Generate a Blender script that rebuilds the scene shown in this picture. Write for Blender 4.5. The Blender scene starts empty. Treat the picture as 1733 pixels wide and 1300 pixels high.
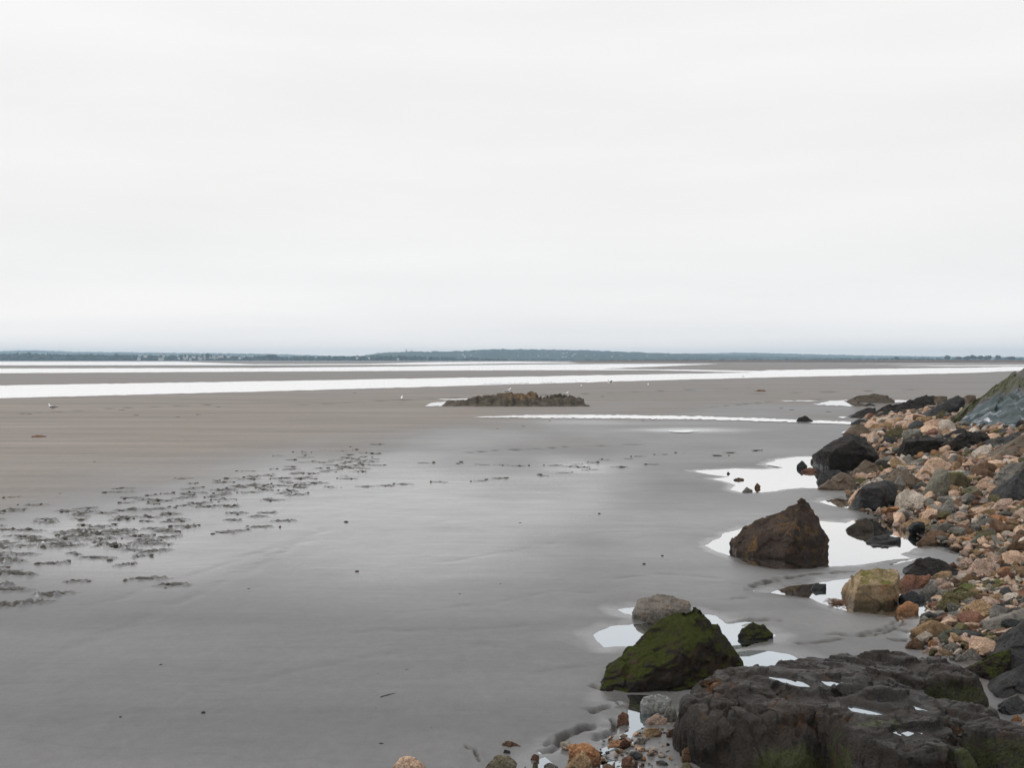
import bpy, bmesh, math, random
import numpy as np
from mathutils import Vector

S = bpy.context.scene
COL = S.collection
rnd = random.Random(7)
R = math.radians

# ------------------------------------------------------------------ camera, sky, sun, exposure
H, F = 3.5, 1700.0                      # eye height (m), focal length in photo pixels (1733 wide)
PITCH = math.atan(41.5 / F)
cam = bpy.data.cameras.new('camera')
cam.sensor_width = 36.0
cam.lens = F * 36.0 / 1733.0
cam.clip_start = 0.1
cam.clip_end = 40000
camo = bpy.data.objects.new('camera', cam)
COL.objects.link(camo)
camo.location = (0, 0, H)
camo.rotation_euler = (math.pi / 2 - PITCH, 0, 0)
S.camera = camo

SUN_EL, SUN_AZ = R(42), R(-72)          # azimuth measured from +Y towards +X (negative = left of the view)
w = bpy.data.worlds.new('World')
S.world = w
w.use_nodes = True
nt = w.node_tree
nt.nodes.clear()
N = nt.nodes.new
L = nt.links.new
out = N('ShaderNodeOutputWorld')
sky = N('ShaderNodeTexSky'); sky.sky_type = 'NISHITA'; sky.sun_disc = False
sky.sun_elevation = SUN_EL; sky.sun_rotation = SUN_AZ
sky.air_density = 1.0; sky.dust_density = 3.0
bg1 = N('ShaderNodeBackground'); bg1.inputs[1].default_value = 0.08
L(sky.outputs[0], bg1.inputs[0])
tc = N('ShaderNodeTexCoord')
sep = N('ShaderNodeSeparateXYZ'); L(tc.outputs['Generated'], sep.inputs[0])
ramp = N('ShaderNodeValToRGB')
cr = ramp.color_ramp
cr.elements[0].position = 0.0; cr.elements[0].color = (1.42, 1.30, 1.21, 1)
cr.elements[1].position = 1.0; cr.elements[1].color = (1.22, 1.22, 1.24, 1)
for p, c in ((0.03, (1.17, 1.12, 1.085, 1)), (0.075, (1.0, 0.988, 0.978, 1)), (0.16, (0.978, 0.962, 0.948, 1)), (0.40, (0.985, 0.97, 0.96, 1))):
    e = cr.elements.new(p); e.color = c
L(sep.outputs['Z'], ramp.inputs[0])
mp = N('ShaderNodeMapping'); mp.inputs['Scale'].default_value = (1.3, 1.3, 9.0)
L(tc.outputs['Generated'], mp.inputs[0])
nz = N('ShaderNodeTexNoise'); nz.inputs['Scale'].default_value = 1.6; nz.inputs['Detail'].default_value = 5.0
nz.inputs['Roughness'].default_value = 0.5
L(mp.outputs[0], nz.inputs[0])
mr = N('ShaderNodeMapRange'); mr.inputs[1].default_value = 0.3; mr.inputs[2].default_value = 0.7
mr.inputs[3].default_value = 0.955; mr.inputs[4].default_value = 1.03
L(nz.outputs[0], mr.inputs[0])
mp2 = N('ShaderNodeMapping'); mp2.inputs['Scale'].default_value = (1.0, 1.0, 16.0); L(tc.outputs['Generated'], mp2.inputs[0])
nz2 = N('ShaderNodeTexNoise'); nz2.inputs['Scale'].default_value = 1.1; nz2.inputs['Detail'].default_value = 4.0; L(mp2.outputs[0], nz2.inputs[0])
band = N('ShaderNodeMapRange'); band.inputs[1].default_value = .45; band.inputs[2].default_value = .68; band.inputs[3].default_value = 0.0; band.inputs[4].default_value = .30
L(nz2.outputs[0], band.inputs[0])
lowz = N('ShaderNodeMapRange'); lowz.inputs[1].default_value = .03; lowz.inputs[2].default_value = .13; lowz.inputs[3].default_value = 1.0; lowz.inputs[4].default_value = 0.0
L(sep.outputs['Z'], lowz.inputs[0])
bm_ = N('ShaderNodeMath'); bm_.operation = 'MULTIPLY'; L(band.outputs[0], bm_.inputs[0]); L(lowz.outputs[0], bm_.inputs[1])
cb_ = N('ShaderNodeMix'); cb_.data_type = 'RGBA'; L(bm_.outputs[0], cb_.inputs[0]); L(ramp.outputs[0], cb_.inputs[6]); cb_.inputs[7].default_value = (.80, .84, .87, 1)
mul = N('ShaderNodeVectorMath'); mul.operation = 'SCALE'
L(cb_.outputs[2], mul.inputs[0]); L(mr.outputs[0], mul.inputs['Scale'])
bg2 = N('ShaderNodeBackground'); bg2.inputs[1].default_value = 1.0
L(mul.outputs[0], bg2.inputs[0])
mx = N('ShaderNodeMixShader'); mx.inputs[0].default_value = 0.93
L(bg1.outputs[0], mx.inputs[1]); L(bg2.outputs[0], mx.inputs[2]); L(mx.outputs[0], out.inputs[0])

sl = bpy.data.lights.new('sun', 'SUN')
sl.energy = 1.3; sl.angle = R(20); sl.color = (1.0, 0.97, 0.93)
so = bpy.data.objects.new('sun', sl); COL.objects.link(so)
sd = Vector((math.sin(SUN_AZ) * math.cos(SUN_EL), math.cos(SUN_AZ) * math.cos(SUN_EL), math.sin(SUN_EL)))
so.rotation_euler = sd.to_track_quat('Z', 'Y').to_euler()
so.location = sd * 200

S.view_settings.view_transform = 'Standard'
S.view_settings.look = 'None'
S.view_settings.exposure = 0.0
S.view_settings.gamma = 1.0
S.view_settings.use_curve_mapping = False
S.render.engine = 'CYCLES'
S.cycles.use_denoising = True
S.cycles.max_bounces = 6
S.cycles.diffuse_bounces = 3
S.cycles.glossy_bounces = 3
S.cycles.volume_bounces = 0
S.cycles.transparent_max_bounces = 12
S.cycles.sample_clamp_indirect = 6.0

# ------------------------------------------------------------------ geometry helpers
CP, SP = math.cos(PITCH), math.sin(PITCH)
def ray(px, py):
    u = (np.asarray(px, float) - 866.5) / F
    v = (650.0 - np.asarray(py, float)) / F
    dy = CP + v * SP
    return u / dy, (v * CP - SP) / dy           # dx/dY, dz/dY
def at(px, py, Y):
    a, b = ray(px, py)
    return np.array([a * Y, Y + 0 * a, H + b * Y]).T
def gz(px, py, z=0.0):
    a, b = ray(px, py)
    Y = (z - H) / b
    return np.array([a * Y, Y]).T
ZM = {'a': (1383, 600, .20196), 'b': (1383, 840, .20196), 'c': (983, 980, .24613), 'd': (1333, 1040, .23082),
      'e': (1133, 740, .20196), 'f': (1520, 760, .1539), 'g': (560, 1040, .2885), 'h': (1400, 640, .1922),
      's': (1120, 1080, .19042), 'p': (0, 0, 1.0), 'm': (1290, 570, .2556), 'i': (700, 630, .2424), 'k': (800, 1180, .2193)}
def zp(k, pts):
    x, y, s = ZM[k]
    return [(x + s * p[0], y + s * p[1]) + tuple(p[2:]) for p in pts]

_perm = np.random.RandomState(3).permutation(256)
_perm = np.concatenate([_perm, _perm, _perm])
_g3 = np.random.RandomState(5).normal(size=(256, 3)); _g3 /= np.linalg.norm(_g3, axis=1)[:, None]
def noise3(p):
    p = np.asarray(p, float)
    i = np.floor(p).astype(int); f = p - i; i &= 255
    t = f * f * f * (f * (f * 6 - 15) + 10)
    r = 0
    for dx in (0, 1):
        wx = t[:, 0] if dx else 1 - t[:, 0]
        for dy in (0, 1):
            wy = t[:, 1] if dy else 1 - t[:, 1]
            for dz in (0, 1):
                wz = t[:, 2] if dz else 1 - t[:, 2]
                h = _perm[_perm[_perm[i[:, 0] + dx] + i[:, 1] + dy] + i[:, 2] + dz]
                g = _g3[h]
                r = r + wx * wy * wz * (g[:, 0] * (f[:, 0] - dx) + g[:, 1] * (f[:, 1] - dy) + g[:, 2] * (f[:, 2] - dz))
    return r * 1.6
def fbm(p, o=4, gain=.5):
    a, r, s = 1., 0, 1.
    for k in range(o):
        r = r + a * noise3(p * s + 17.3 * k); a *= gain; s *= 2.03
    return r
def noise2(x, y, z=0.5):
    return noise3(np.stack([x, y, np.full_like(x, z)], 1))
def fbm2(x, y, o=4, z=.5):
    return fbm(np.stack([x, y, np.full_like(x, z)], 1), o)
def sstep(a, b, x):
    t = np.clip((x - a) / (b - a), 0, 1)
    return t * t * (3 - 2 * t)

def facet(X, size, amp, seed, warp=.22):
    """broken-rock relief: each cell is a slightly shifted, slightly tilted flat face"""
    r_ = np.random.RandomState(seed)
    Xw = X + size * warp * np.stack([noise3(X / size * 1.3 + 11.1), noise3(X / size * 1.3 + 47.7), noise3(X / size * 1.3 + 83.2)], 1)
    lo, hi = X.min(0) - size * .5, X.max(0) + size * .5
    nc = np.maximum(1, np.ceil((hi - lo) / size)).astype(int)
    g = np.stack(np.meshgrid(*[np.arange(k) for k in nc], indexing='ij'), -1).reshape(-1, 3)
    C = lo + (g + r_.uniform(.05, .95, g.shape)) * size
    a = r_.normal(0, amp, len(C)); b = r_.normal(0, amp * .9 / size, (len(C), 3))
    out = np.zeros(len(X))
    for i in range(0, len(X), 20000):
        x = Xw[i:i + 20000].astype(np.float32)
        d = (x ** 2).sum(1)[:, None] - 2 * x @ C.T.astype(np.float32) + (C ** 2).sum(1)[None, :].astype(np.float32)
        k = d.argmin(1)
        out[i:i + 20000] = a[k] + ((x - C[k]) * b[k]).sum(1)
    return out
def vnormals(V, Fc):
    n = np.zeros_like(V)
    f = np.cross(V[Fc[:, 1]] - V[Fc[:, 0]], V[Fc[:, -1]] - V[Fc[:, 0]])
    for j in range(Fc.shape[1]): np.add.at(n, Fc[:, j], f)
    return n / (np.linalg.norm(n, axis=1)[:, None] + 1e-12)
def mk(name, V, Fc, mat=None, parent=None, smooth=True, attrs=None):
    """one mesh object from arrays"""
    V = np.asarray(V, np.float32); Fc = np.asarray(Fc, np.int32)
    me = bpy.data.meshes.new(name)
    n, k = Fc.shape
    me.vertices.add(len(V)); me.vertices.foreach_set('co', V.ravel())
    me.loops.add(n * k); me.loops.foreach_set('vertex_index', Fc.ravel())
    me.polygons.add(n)
    me.polygons.foreach_set('loop_start', np.arange(0, n * k, k, dtype=np.int32))
    me.polygons.foreach_set('loop_total', np.full(n, k, np.int32))
    if attrs:
        for an, av in attrs.items():
            av = np.asarray(av, np.float32)
            if av.ndim == 1:
                a = me.attributes.new(an, 'FLOAT', 'POINT'); a.data.foreach_set('value', av)
            else:
                a = me.attributes.new(an, 'FLOAT_COLOR', 'POINT')
                a.data.foreach_set('color', np.concatenate([av, np.ones((len(av), 1), np.float32)], 1).ravel())
    me.update(); me.validate()
    me.polygons.foreach_set('use_smooth', np.full(len(me.polygons), smooth, bool))
    if mat: me.materials.append(mat)
    o = bpy.data.objects.new(name, me)
    COL.objects.link(o)
    if parent: o.parent = parent
    return o
def tag(o, label=None, cat=None, group=None, kind=None):
    if label: o['label'] = label
    if cat: o['category'] = cat
    if group: o['group'] = group
    if kind: o['kind'] = kind
    return o
def empty(name, loc):
    o = bpy.data.objects.new(name, None); COL.objects.link(o); o.location = loc
    return o
_ico = {}
def ico(s):
    if s not in _ico:
        bm = bmesh.new(); bmesh.ops.create_icosphere(bm, subdivisions=s, radius=1.0)
        bm.verts.ensure_lookup_table()
        _ico[s] = (np.array([v.co[:] for v in bm.verts]), np.array([[v.index for v in f.verts] for f in bm.faces]))
        bm.free()
    return _ico[s]
def lin(r, g, b):
    f = lambda c: ((c / 255 + .055) / 1.055) ** 2.4 if c > 10 else c / 255 / 12.92
    return (f(r), f(g), f(b))

# ------------------------------------------------------------------ material helpers
class MT:
    def __init__(s, name):
        s.m = bpy.data.materials.new(name); s.m.use_nodes = True
        s.t = s.m.node_tree; s.t.nodes.clear()
        s.out = s.n('ShaderNodeOutputMaterial')
    def n(s, k, **kw):
        nd = s.t.nodes.new(k)
        for a, v in kw.items(): setattr(nd, a, v)
        return nd
    def l(s, a, b): s.t.links.new(a, b)
    def noise(s, vec, scale, detail=4, rough=.55, dist=0):
        q = s.n('ShaderNodeTexNoise'); q.inputs['Scale'].default_value = scale
        q.inputs['Detail'].default_value = detail; q.inputs['Roughness'].default_value = rough
        q.inputs['Distortion'].default_value = dist
        if vec is not None: s.l(vec, q.inputs['Vector'])
        return q.outputs[0]
    def rng(s, v, a, b, c, d):
        q = s.n('ShaderNodeMapRange'); q.clamp = True
        for i, x in enumerate((a, b, c, d)): q.inputs[i + 1].default_value = x
        s.l(v, q.inputs[0]); return q.outputs[0]
    def mix(s, f, a, b, mode='MIX'):
        q = s.n('ShaderNodeMix', data_type='RGBA', blend_type=mode)
        for i, x in ((0, f), (6, a), (7, b)):
            if hasattr(x, 'links'): s.l(x, q.inputs[i])
            elif isinstance(x, (int, float)) and i == 0: q.inputs[0].default_value = x
            elif isinstance(x, (int, float)): q.inputs[i].default_value = (x, x, x, 1)
            else: q.inputs[i].default_value = tuple(x) + (1,)
        return q.outputs[2]
    def math(s, op, a, b=None):
        q = s.n('ShaderNodeMath', operation=op)
        for i, x in enumerate((a, b)):
            if x is None: continue
            if hasattr(x, 'links'): s.l(x, q.inputs[i])
            else: q.inputs[i].default_value = x
        return q.outputs[0]
    def grey(s, v):
        q = s.n('ShaderNodeCombineColor')
        for i in range(3): s.l(v, q.inputs[i])
        return q.outputs[0]
    def scale(s, vec, sc):
        q = s.n('ShaderNodeMapping'); q.inputs['Scale'].default_value = sc
        s.l(vec, q.inputs[0]); return q.outputs[0]
    def attr(s, name, typ='GEOMETRY'):
        q = s.n('ShaderNodeAttribute', attribute_name=name, attribute_type=typ); return q
    def bump(s, hgt, strength, dist, prev=None):
        q = s.n('ShaderNodeBump'); q.inputs['Strength'].default_value = strength; q.inputs['Distance'].default_value = dist
        s.l(hgt, q.inputs['Height'])
        if prev is not None: s.l(prev, q.inputs['Normal'])
        return q.outputs[0]
    def done(s, color, rough, normal=None, spec=.5):
        p = s.n('ShaderNodeBsdfPrincipled')
        for k, x in (('Base Color', color), ('Roughness', rough), ('Normal', normal), ('Specular IOR Level', spec)):
            if x is None: continue
            if hasattr(x, 'links'): s.l(x, p.inputs[k])
            elif k == 'Base Color': p.inputs[k].default_value = tuple(x) + (1,)
            else: p.inputs[k].default_value = x
        s.l(p.outputs[0], s.out.inputs[0]); return s.m

def rock_mat(name, c1, c2, patch=None, speck=.6, moss=0.0, mosscol=(.035, .05, .008), wet=.55, rough=.6, use_obj=False,
             use_attr=False, fine=1.0, use_moss_attr=False, spec=.12):
    m = MT(name)
    tcn = m.n('ShaderNodeTexCoord'); co = tcn.outputs['Object']
    geo = m.n('ShaderNodeNewGeometry')
    big = m.noise(co, 2.2, 5, .6, .6)
    if use_obj:
        oi = m.n('ShaderNodeObjectInfo'); base = oi.outputs['Color']
        vadd = m.n('ShaderNodeVectorMath', operation='MULTIPLY_ADD')
        cmb = m.n('ShaderNodeCombineXYZ')
        for i in range(3): m.l(oi.outputs['Random'], cmb.inputs[i])
        m.l(cmb.outputs[0], vadd.inputs[0]); vadd.inputs[1].default_value = (37, 51, 23); m.l(co, vadd.inputs[2])
        co = vadd.outputs[0]
        big = m.noise(co, 4.0, 5, .6, .6)
        dark = m.mix(1.0, base, c2, 'MULTIPLY')
        col = m.mix(m.rng(big, .35, .68, 0, 1), base, dark)
    elif use_attr:
        base = m.attr('col').outputs['Color']
        co = geo.outputs['Position']
        big = m.noise(co, 6.0, 4, .6, .6)
        col = m.mix(m.rng(big, .35, .68, 0, 1), base, m.mix(1.0, base, c2, 'MULTIPLY'))
    else:
        col = m.mix(m.rng(big, .36, .66, 0, 1), c1, c2)
    if patch:
        pn = m.noise(co, 3.1, 6, .65, 1.2)
        col = m.mix(m.rng(pn, .54, .66, 0, .85), col, patch)
    fn = m.noise(co, 38 * fine, 4, .7)
    col = m.mix(1.0, col, m.grey(m.rng(fn, .25, .75, 1 - speck, 1 + speck)), 'MULTIPLY')
    vor = m.n('ShaderNodeTexVoronoi'); vor.inputs['Scale'].default_value = 90 * fine; m.l(co, vor.inputs[0])
    sepc = m.n('ShaderNodeSeparateColor'); m.l(vor.outputs['Color'], sepc.inputs[0])
    col = m.mix(1.0, col, m.grey(m.rng(sepc.outputs[0], 0, 1, 1 - speck * .5, 1 + speck * .5)), 'MULTIPLY')
    med = m.noise(co, 9 * fine, 6, .65)
    ro = m.rng(med, .3, .7, rough - .12, rough + .2)
    sepn = m.n('ShaderNodeSeparateXYZ'); m.l(geo.outputs['Normal'], sepn.inputs[0])
    sepp = m.n('ShaderNodeSeparateXYZ'); m.l(geo.outputs['Position'], sepp.inputs[0])
    if wet:                                    # tide mark: damp dark foot of the stone
        zz = m.math('ADD', sepp.outputs[2], m.math('MULTIPLY', m.math('SUBTRACT', big, .5), .22))
        wf = m.rng(zz, .05, .13, 1, 0)
        col = m.mix(wf, col, m.mix(1.0, col, (1 - wet, 1 - wet, 1 - wet), 'MULTIPLY'))
        q = m.n('ShaderNodeMix', data_type='FLOAT'); m.l(wf, q.inputs[0]); m.l(ro, q.inputs[2]); q.inputs[3].default_value = .3
        ro = q.outputs[0]
    hgt = med
    if moss or use_moss_attr:
        mn = m.noise(co, 5.0, 7, .7, .8)
        base_f = m.math('ADD', mn, m.math('MULTIPLY', sepn.outputs[2], .5))
        if use_moss_attr:
            base_f = m.math('ADD', base_f, m.math('MULTIPLY', m.math('SUBTRACT', m.attr('moss').outputs['Fac'], .5), .9))
        th = .93 - .30 * moss
        mf = m.rng(base_f, th, th + .10, 0, 1)
        mc = m.mix(m.rng(m.noise(co, 26, 5, .7), .3, .7, 0, 1), mosscol, tuple(c * 2.3 for c in mosscol))
        col = m.mix(mf, col, mc)
        q = m.n('ShaderNodeMix', data_type='FLOAT'); m.l(mf, q.inputs[0]); m.l(ro, q.inputs[2]); q.inputs[3].default_value = .95
        ro = q.outputs[0]
    nb = m.bump(hgt, .8, .05 / fine)
    nb = m.bump(fn, .7, .012 / fine, nb)
    return m.done(col, ro, nb, spec)

def flat_mat(name, col, rough=.8, var=.25, scale=3.0, spec=.3):
    m = MT(name)
    co = m.n('ShaderNodeTexCoord').outputs['Object']
    nzz = m.noise(co, scale, 5, .6)
    c = m.mix(1.0, col, m.grey(m.rng(nzz, .25, .75, 1 - var, 1 + var)), 'MULTIPLY')
    return m.done(c, rough, None, spec)

# water: dark clear body with a strong smooth surface reflection
def water_mat(name, near, far, ripple, rough=.02):
    m = MT(name)
    geo = m.n('ShaderNodeNewGeometry')
    n1 = m.noise(m.scale(geo.outputs['Position'], (1.0, 1.0, 1.0)), 5.0, 3, .5)
    nb = m.bump(n1, ripple, .01)
    lw = m.n('ShaderNodeLayerWeight'); lw.inputs[0].default_value = .5
    fac = m.rng(lw.outputs['Facing'], .55, .86, near, far)
    gl = m.n('ShaderNodeBsdfGlossy'); gl.inputs['Roughness'].default_value = rough
    m.l(m.mix(m.rng(lw.outputs['Facing'], .70, .84, 0, 1), (.84, .93, 1.0), (1.0, .995, .99)), gl.inputs['Color'])
    m.l(nb, gl.inputs['Normal'])
    tr = m.n('ShaderNodeBsdfTransparent'); tr.inputs[0].default_value = (.52, .50, .44, 1)
    ms = m.n('ShaderNodeMixShader'); m.l(fac, ms.inputs[0]); m.l(tr.outputs[0], ms.inputs[1]); m.l(gl.outputs[0], ms.inputs[2])
    m.l(ms.outputs[0], m.out.inputs[0]); return m.m
M_water = water_mat('pool_water', .45, .93, .04)
M_chan = water_mat('channel_water', .8, 1.0, .02, .22)

# ------------------------------------------------------------------ ground shape
_by = np.array([0, 8, 11, 12.4, 13.6, 15.2, 17.7, 19, 20.8, 23.6, 28, 37, 46, 56, 77, 100, 200, 9000.])
_bx = np.array([4.9, 5.0, 5.0, 5.2, 5.8, 6.6, 8.2, 8.25, 8.15, 8.2, 9.4, 13.3, 16.2, 19.4, 26, 62, 220, 99999.])
def bank_s(x, y):
    x = np.asarray(x, float); y = np.asarray(y, float)
    return (x - np.interp(y, _by, _bx)) * .93
def bank(x, y):
    s = bank_s(x, y)
    s = np.where(s > 0, s, 0)
    return .27 * (np.sqrt(s * s + .09) - .3) * np.clip(1.4 - s / 40, .5, 1) * np.clip((74 - np.asarray(y, float)) / 26, 0, 1)
SAND = 0.035
_Yr = np.geomspace(5, 9000, 6000)
def hit(px, py):
    """where the sight line through a photo pixel meets the ground"""
    a, b = ray(px, py)
    z = H + b * _Yr
    g = bank(a * _Yr, _Yr)
    k = np.argmax(z < g)
    if not (z < g).any(): k = len(_Yr) - 1
    k = max(k, 1)
    d0, d1 = (z - g)[k - 1], (z - g)[k]
    t = d0 / (d0 - d1 + 1e-12)
    Y = _Yr[k - 1] + t * (_Yr[k] - _Yr[k - 1])
    return float(a * Y), float(Y), float(bank(a * Y, Y))

# pools, traced as outlines on the flat at water level
POOLS = [
    zp('e', [(195, 285), (400, 272), (560, 266), (800, 270), (940, 265), (790, 235), (900, 190), (1080, 165), (1300, 165), (1420, 200), (1500, 300),
             (1450, 420), (1260, 430), (1100, 424), (950, 440), (820, 460), (620, 466), (495, 440), (570, 400), (370, 352), (520, 335), (330, 310)]),
    zp('a', [(440, 730), (540, 705), (560, 760), (640, 800), (760, 850), (740, 900), (620, 920), (500, 930), (430, 820)]),
    zp('e', [(1250, 542), (1400, 510), (1510, 530), (1570, 610), (1480, 592), (1330, 570)]),
    zp('e', [(315, 915), (380, 860), (470, 810), (600, 770), (800, 720), (1250, 705), (1483, 722)]) +
    zp('b', [(300, 205), (560, 180), (670, 215), (700, 262), (880, 345), (1000, 380), (1200, 432), (1295, 440), (1290, 490), (1150, 475), (1050, 425),
             (900, 415), (760, 460), (700, 492), (820, 525), (600, 542), (300, 580), (0, 592)]) +
    zp('e', [(1230, 1100), (900, 1106), (640, 1062), (540, 1008), (400, 958)]),
    [(1300, 1004), (1345, 992), (1395, 986), (1440, 980), (1520, 982), (1540, 1004), (1585, 1014), (1590, 1042), (1520, 1044), (1440, 1036), (1395, 1024), (1370, 1012)],
    zp('b', [(1100, 1035), (1040, 1040), (910, 1076), (1000, 1085), (1120, 1070)]),
    zp('b', [(880, 1180), (1020, 1150), (1060, 1170), (1060, 1240), (920, 1205)]),
    zp('c', [(80, 385), (200, 332), (400, 312), (560, 290), (800, 240), (930, 258), (1020, 310), (1150, 335), (1330, 390), (1290, 430), (1110, 470), (1040, 490),
             (700, 500), (340, 468), (140, 472)]),
    zp('c', [(250, 212), (370, 195), (450, 240), (400, 265), (310, 240)]),
    zp('c', [(1060, 510), (1250, 488), (1430, 520), (1500, 570), (1330, 640), (1130, 650), (1060, 590)]),
    zp('c', [(280, 800), (420, 800), (560, 820), (520, 930), (430, 960), (440, 1010), (345, 1100), (365, 1135), (210, 1185), (140, 1200), (130, 1150), (250, 1085), (330, 1030), (340, 900)]),
    zp('k', [(500, 500), (620, 450), (740, 460), (860, 520), (1000, 440), (1030, 365), (1060, 380), (1010, 480), (1300, 545), (1300, 640), (500, 640)]),
]
def poly_sdf(P, x, y):
    """signed distance (negative inside) and a box mask"""
    P = np.asarray(P); d = np.full(len(x), 1e9); ins = np.zeros(len(x), bool)
    for i in range(len(P)):
        ax, ay = P[i]; bx, by = P[(i + 1) % len(P)]
        ex, ey = bx - ax, by - ay
        t = np.clip(((x - ax) * ex + (y - ay) * ey) / (ex * ex + ey * ey + 1e-12), 0, 1)
        d = np.minimum(d, (x - ax - t * ex) ** 2 + (y - ay - t * ey) ** 2)
        c = ((ay > y) != (by > y)) & (x < ex * (y - ay) / (ey + 1e-15) + ax)
        ins ^= c
    d = np.sqrt(d)
    return np.where(ins, -d, d)
def poly_dist(P, x, y):
    P = np.asarray(P); d = np.full(len(x), 1e9)
    side = np.zeros(len(x)); along = np.zeros(len(x)); acc = 0.
    for i in range(len(P) - 1):
        ax, ay = P[i]; bx, by = P[i + 1]
        ex, ey = bx - ax, by - ay; ll = math.hypot(ex, ey)
        t = np.clip(((x - ax) * ex + (y - ay) * ey) / (ll * ll + 1e-12), 0, 1)
        q = np.hypot(x - ax - t * ex, y - ay - t * ey)
        m = q < d
        d = np.where(m, q, d); side = np.where(m, np.sign(ex * (y - ay) - ey * (x - ax)), side); along = np.where(m, acc + t * ll, along)
        acc += ll
    return d, side, along / acc

# grid: fine where the picture is, coarse beyond it
pxc = np.concatenate([np.linspace(-1400, -60, 50)[:-1], np.arange(-60, 1180, 2.1), np.arange(1180, 1800, 1.65), np.linspace(1802, 3100, 50)])
pyr = np.concatenate([np.arange(611.2, 770, 1.7), np.arange(770, 1010, 1.05), np.arange(1010, 1340, 1.6), np.linspace(1345, 1700, 30)])
ua, _ = ray(pxc, np.full(len(pxc), 608.5))
_, vb = ray(np.full(len(pyr), 866.5), pyr)
Yg = np.concatenate([[8000, 7000, 5500, 4200, 3200], -H / vb])
NX, NY = len(ua), len(Yg)
GX = (ua[None, :] * Yg[:, None]).ravel(); GY = np.repeat(Yg, NX)
Z = np.full(len(GX), SAND); Z += bank(GX, GY)
near = GY < 140
nx_, ny_ = GX[near], GY[near]
Z[near] += (.016 * fbm2(nx_ * .35, ny_ * .22, 3, 1.5) + .004 * fbm2(nx_ * 1.6, ny_ * 1.2, 3, 4.5)) * np.clip((53 - ny_) / 14, 0, 1)
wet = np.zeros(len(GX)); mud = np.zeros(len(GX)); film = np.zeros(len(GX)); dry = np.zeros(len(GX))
bs = bank_s(GX, GY)
bankm = sstep(-.25, .35, bs + .25 * np.where(near, 0, 0)) * (GY < 110)
k = (GY < 80) & (bs > -.5)
Z[k] += bankm[k] * .05 * fbm2(GX[k] * 2.5, GY[k] * 2.5, 4, 9.5)
for P in POOLS:
    Pw = gz([p[0] for p in P], [p[1] for p in P])
    x0, y0 = Pw.min(0) - 2.2; x1, y1 = Pw.max(0) + 2.2
    k = np.where((GX > x0) & (GX < x1) & (GY > y0) & (GY < y1))[0]
    x, y = GX[k], GY[k]
    s = poly_sdf(Pw, x, y)
    rag = np.clip(y / 17, .6, 1.6)
    s = s + rag * (.05 * noise2(x * 2.3, y * 1.6, 2.5) + .022 * noise2(x * 8, y * 5, 6.5) + .008 * noise2(x * 24, y * 16, 3.3))
    zz = np.where(s > 0, .055 * s, np.maximum(.16 * s, -.10 + .25 * s * 0))
    f = sstep(1.3, .1, s)
    Z[k] = np.minimum(Z[k], Z[k] * (1 - f) + zz * f + .002 * noise2(x * 6, y * 4, 7.5) * f)
    wet[k] = np.maximum(wet[k], sstep(.75, 0, s))
    film[k] = np.maximum(film[k], .85 * sstep(.45, .0, s + .12 * noise2(x * 4, y * 3, 5.1)))
    bankm[k] *= np.where(s < .1, .25, 1)

# little mud scarps and cracks
SCARPS = [
    (zp('b', [(0, 1178), (200, 1188), (330, 1190), (470, 1165), (560, 1130), (640, 1090), (680, 1050), (670, 1010), (700, 992)]), .04, .045),
    (zp('b', [(300, 1205), (480, 1180), (620, 1130), (720, 1080), (690, 1040), (780, 1000)]), .03, .04),
    (zp('b', [(100, 662), (220, 650), (330, 640)]), .03, .03), (zp('b', [(590, 592), (680, 560), (740, 545), (830, 528)]), .035, .04),
    (zp('e', [(640, 1280), (760, 1245), (900, 1210), (1130, 1165), (1300, 1150), (1540, 1130)]), .05, .03),
    (zp('e', [(700, 1250), (900, 1195), (1040, 1180)]), .05, .02),
    (zp('c', [(50, 938), (140, 900), (230, 880), (285, 855)]), .035, .06), (zp('c', [(80, 1105), (150, 1075), (215, 1060), (245, 985), (270, 975)]), .03, .055),
    (zp('c', [(-60, 1075), (0, 1060), (60, 1040), (100, 1020)]), .03, .05),
    (zp('g', [(1190, 815), (1290, 800), (1340, 765), (1390, 715), (1470, 690), (1565, 660)]), .035, .055),
    (zp('g', [(1250, 790), (1300, 755), (1400, 725)]), .03, .045),
    (zp('g', [(1530, 745), (1590, 715), (1640, 700), (1690, 630)]), .03, .05), (zp('g', [(780, 795), (840, 820), (860, 850), (880, 890)]), .02, .03),
    (zp('g', [(1500, 430), (1560, 440), (1640, 452)]), .03, .03), (zp('c', [(60, 745), (160, 760), (240, 775)]), .03, .03),
    (zp('c', [(1030, 320), (1180, 290), (1400, 300)]), .05, .04), (zp('c', [(1120, 95), (1230, 50), (1400, 10)]), .05, .035), (zp('c', [(980, 170), (1080, 150), (1180, 140)]), .04, .02),
    (zp('d', [(20, 210), (130, 230), (300, 215), (420, 200)]), .04, .03), (zp('d', [(700, 190), (800, 210), (900, 190)]), .03, .04), (zp('d', [(760, 110), (850, 130), (960, 150)]), .04, .04),
    ([(770, 769), (830, 765), (900, 761), (970, 757), (1040, 755), (1110, 753)], .12, .035), ([(860, 765), (960, 761)], .1, .02),
    ([(450, 690), (620, 680), (860, 671), (1000, 667), (1150, 661), (1300, 656)], .5, .05), ([(0, 704), (200, 692), (400, 684)], .35, .04),
    ([(1180, 692), (1300, 681), (1420, 676)], .3, .05), ([(1250, 668), (1400, 664), (1560, 660)], .5, .06),
]
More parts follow.
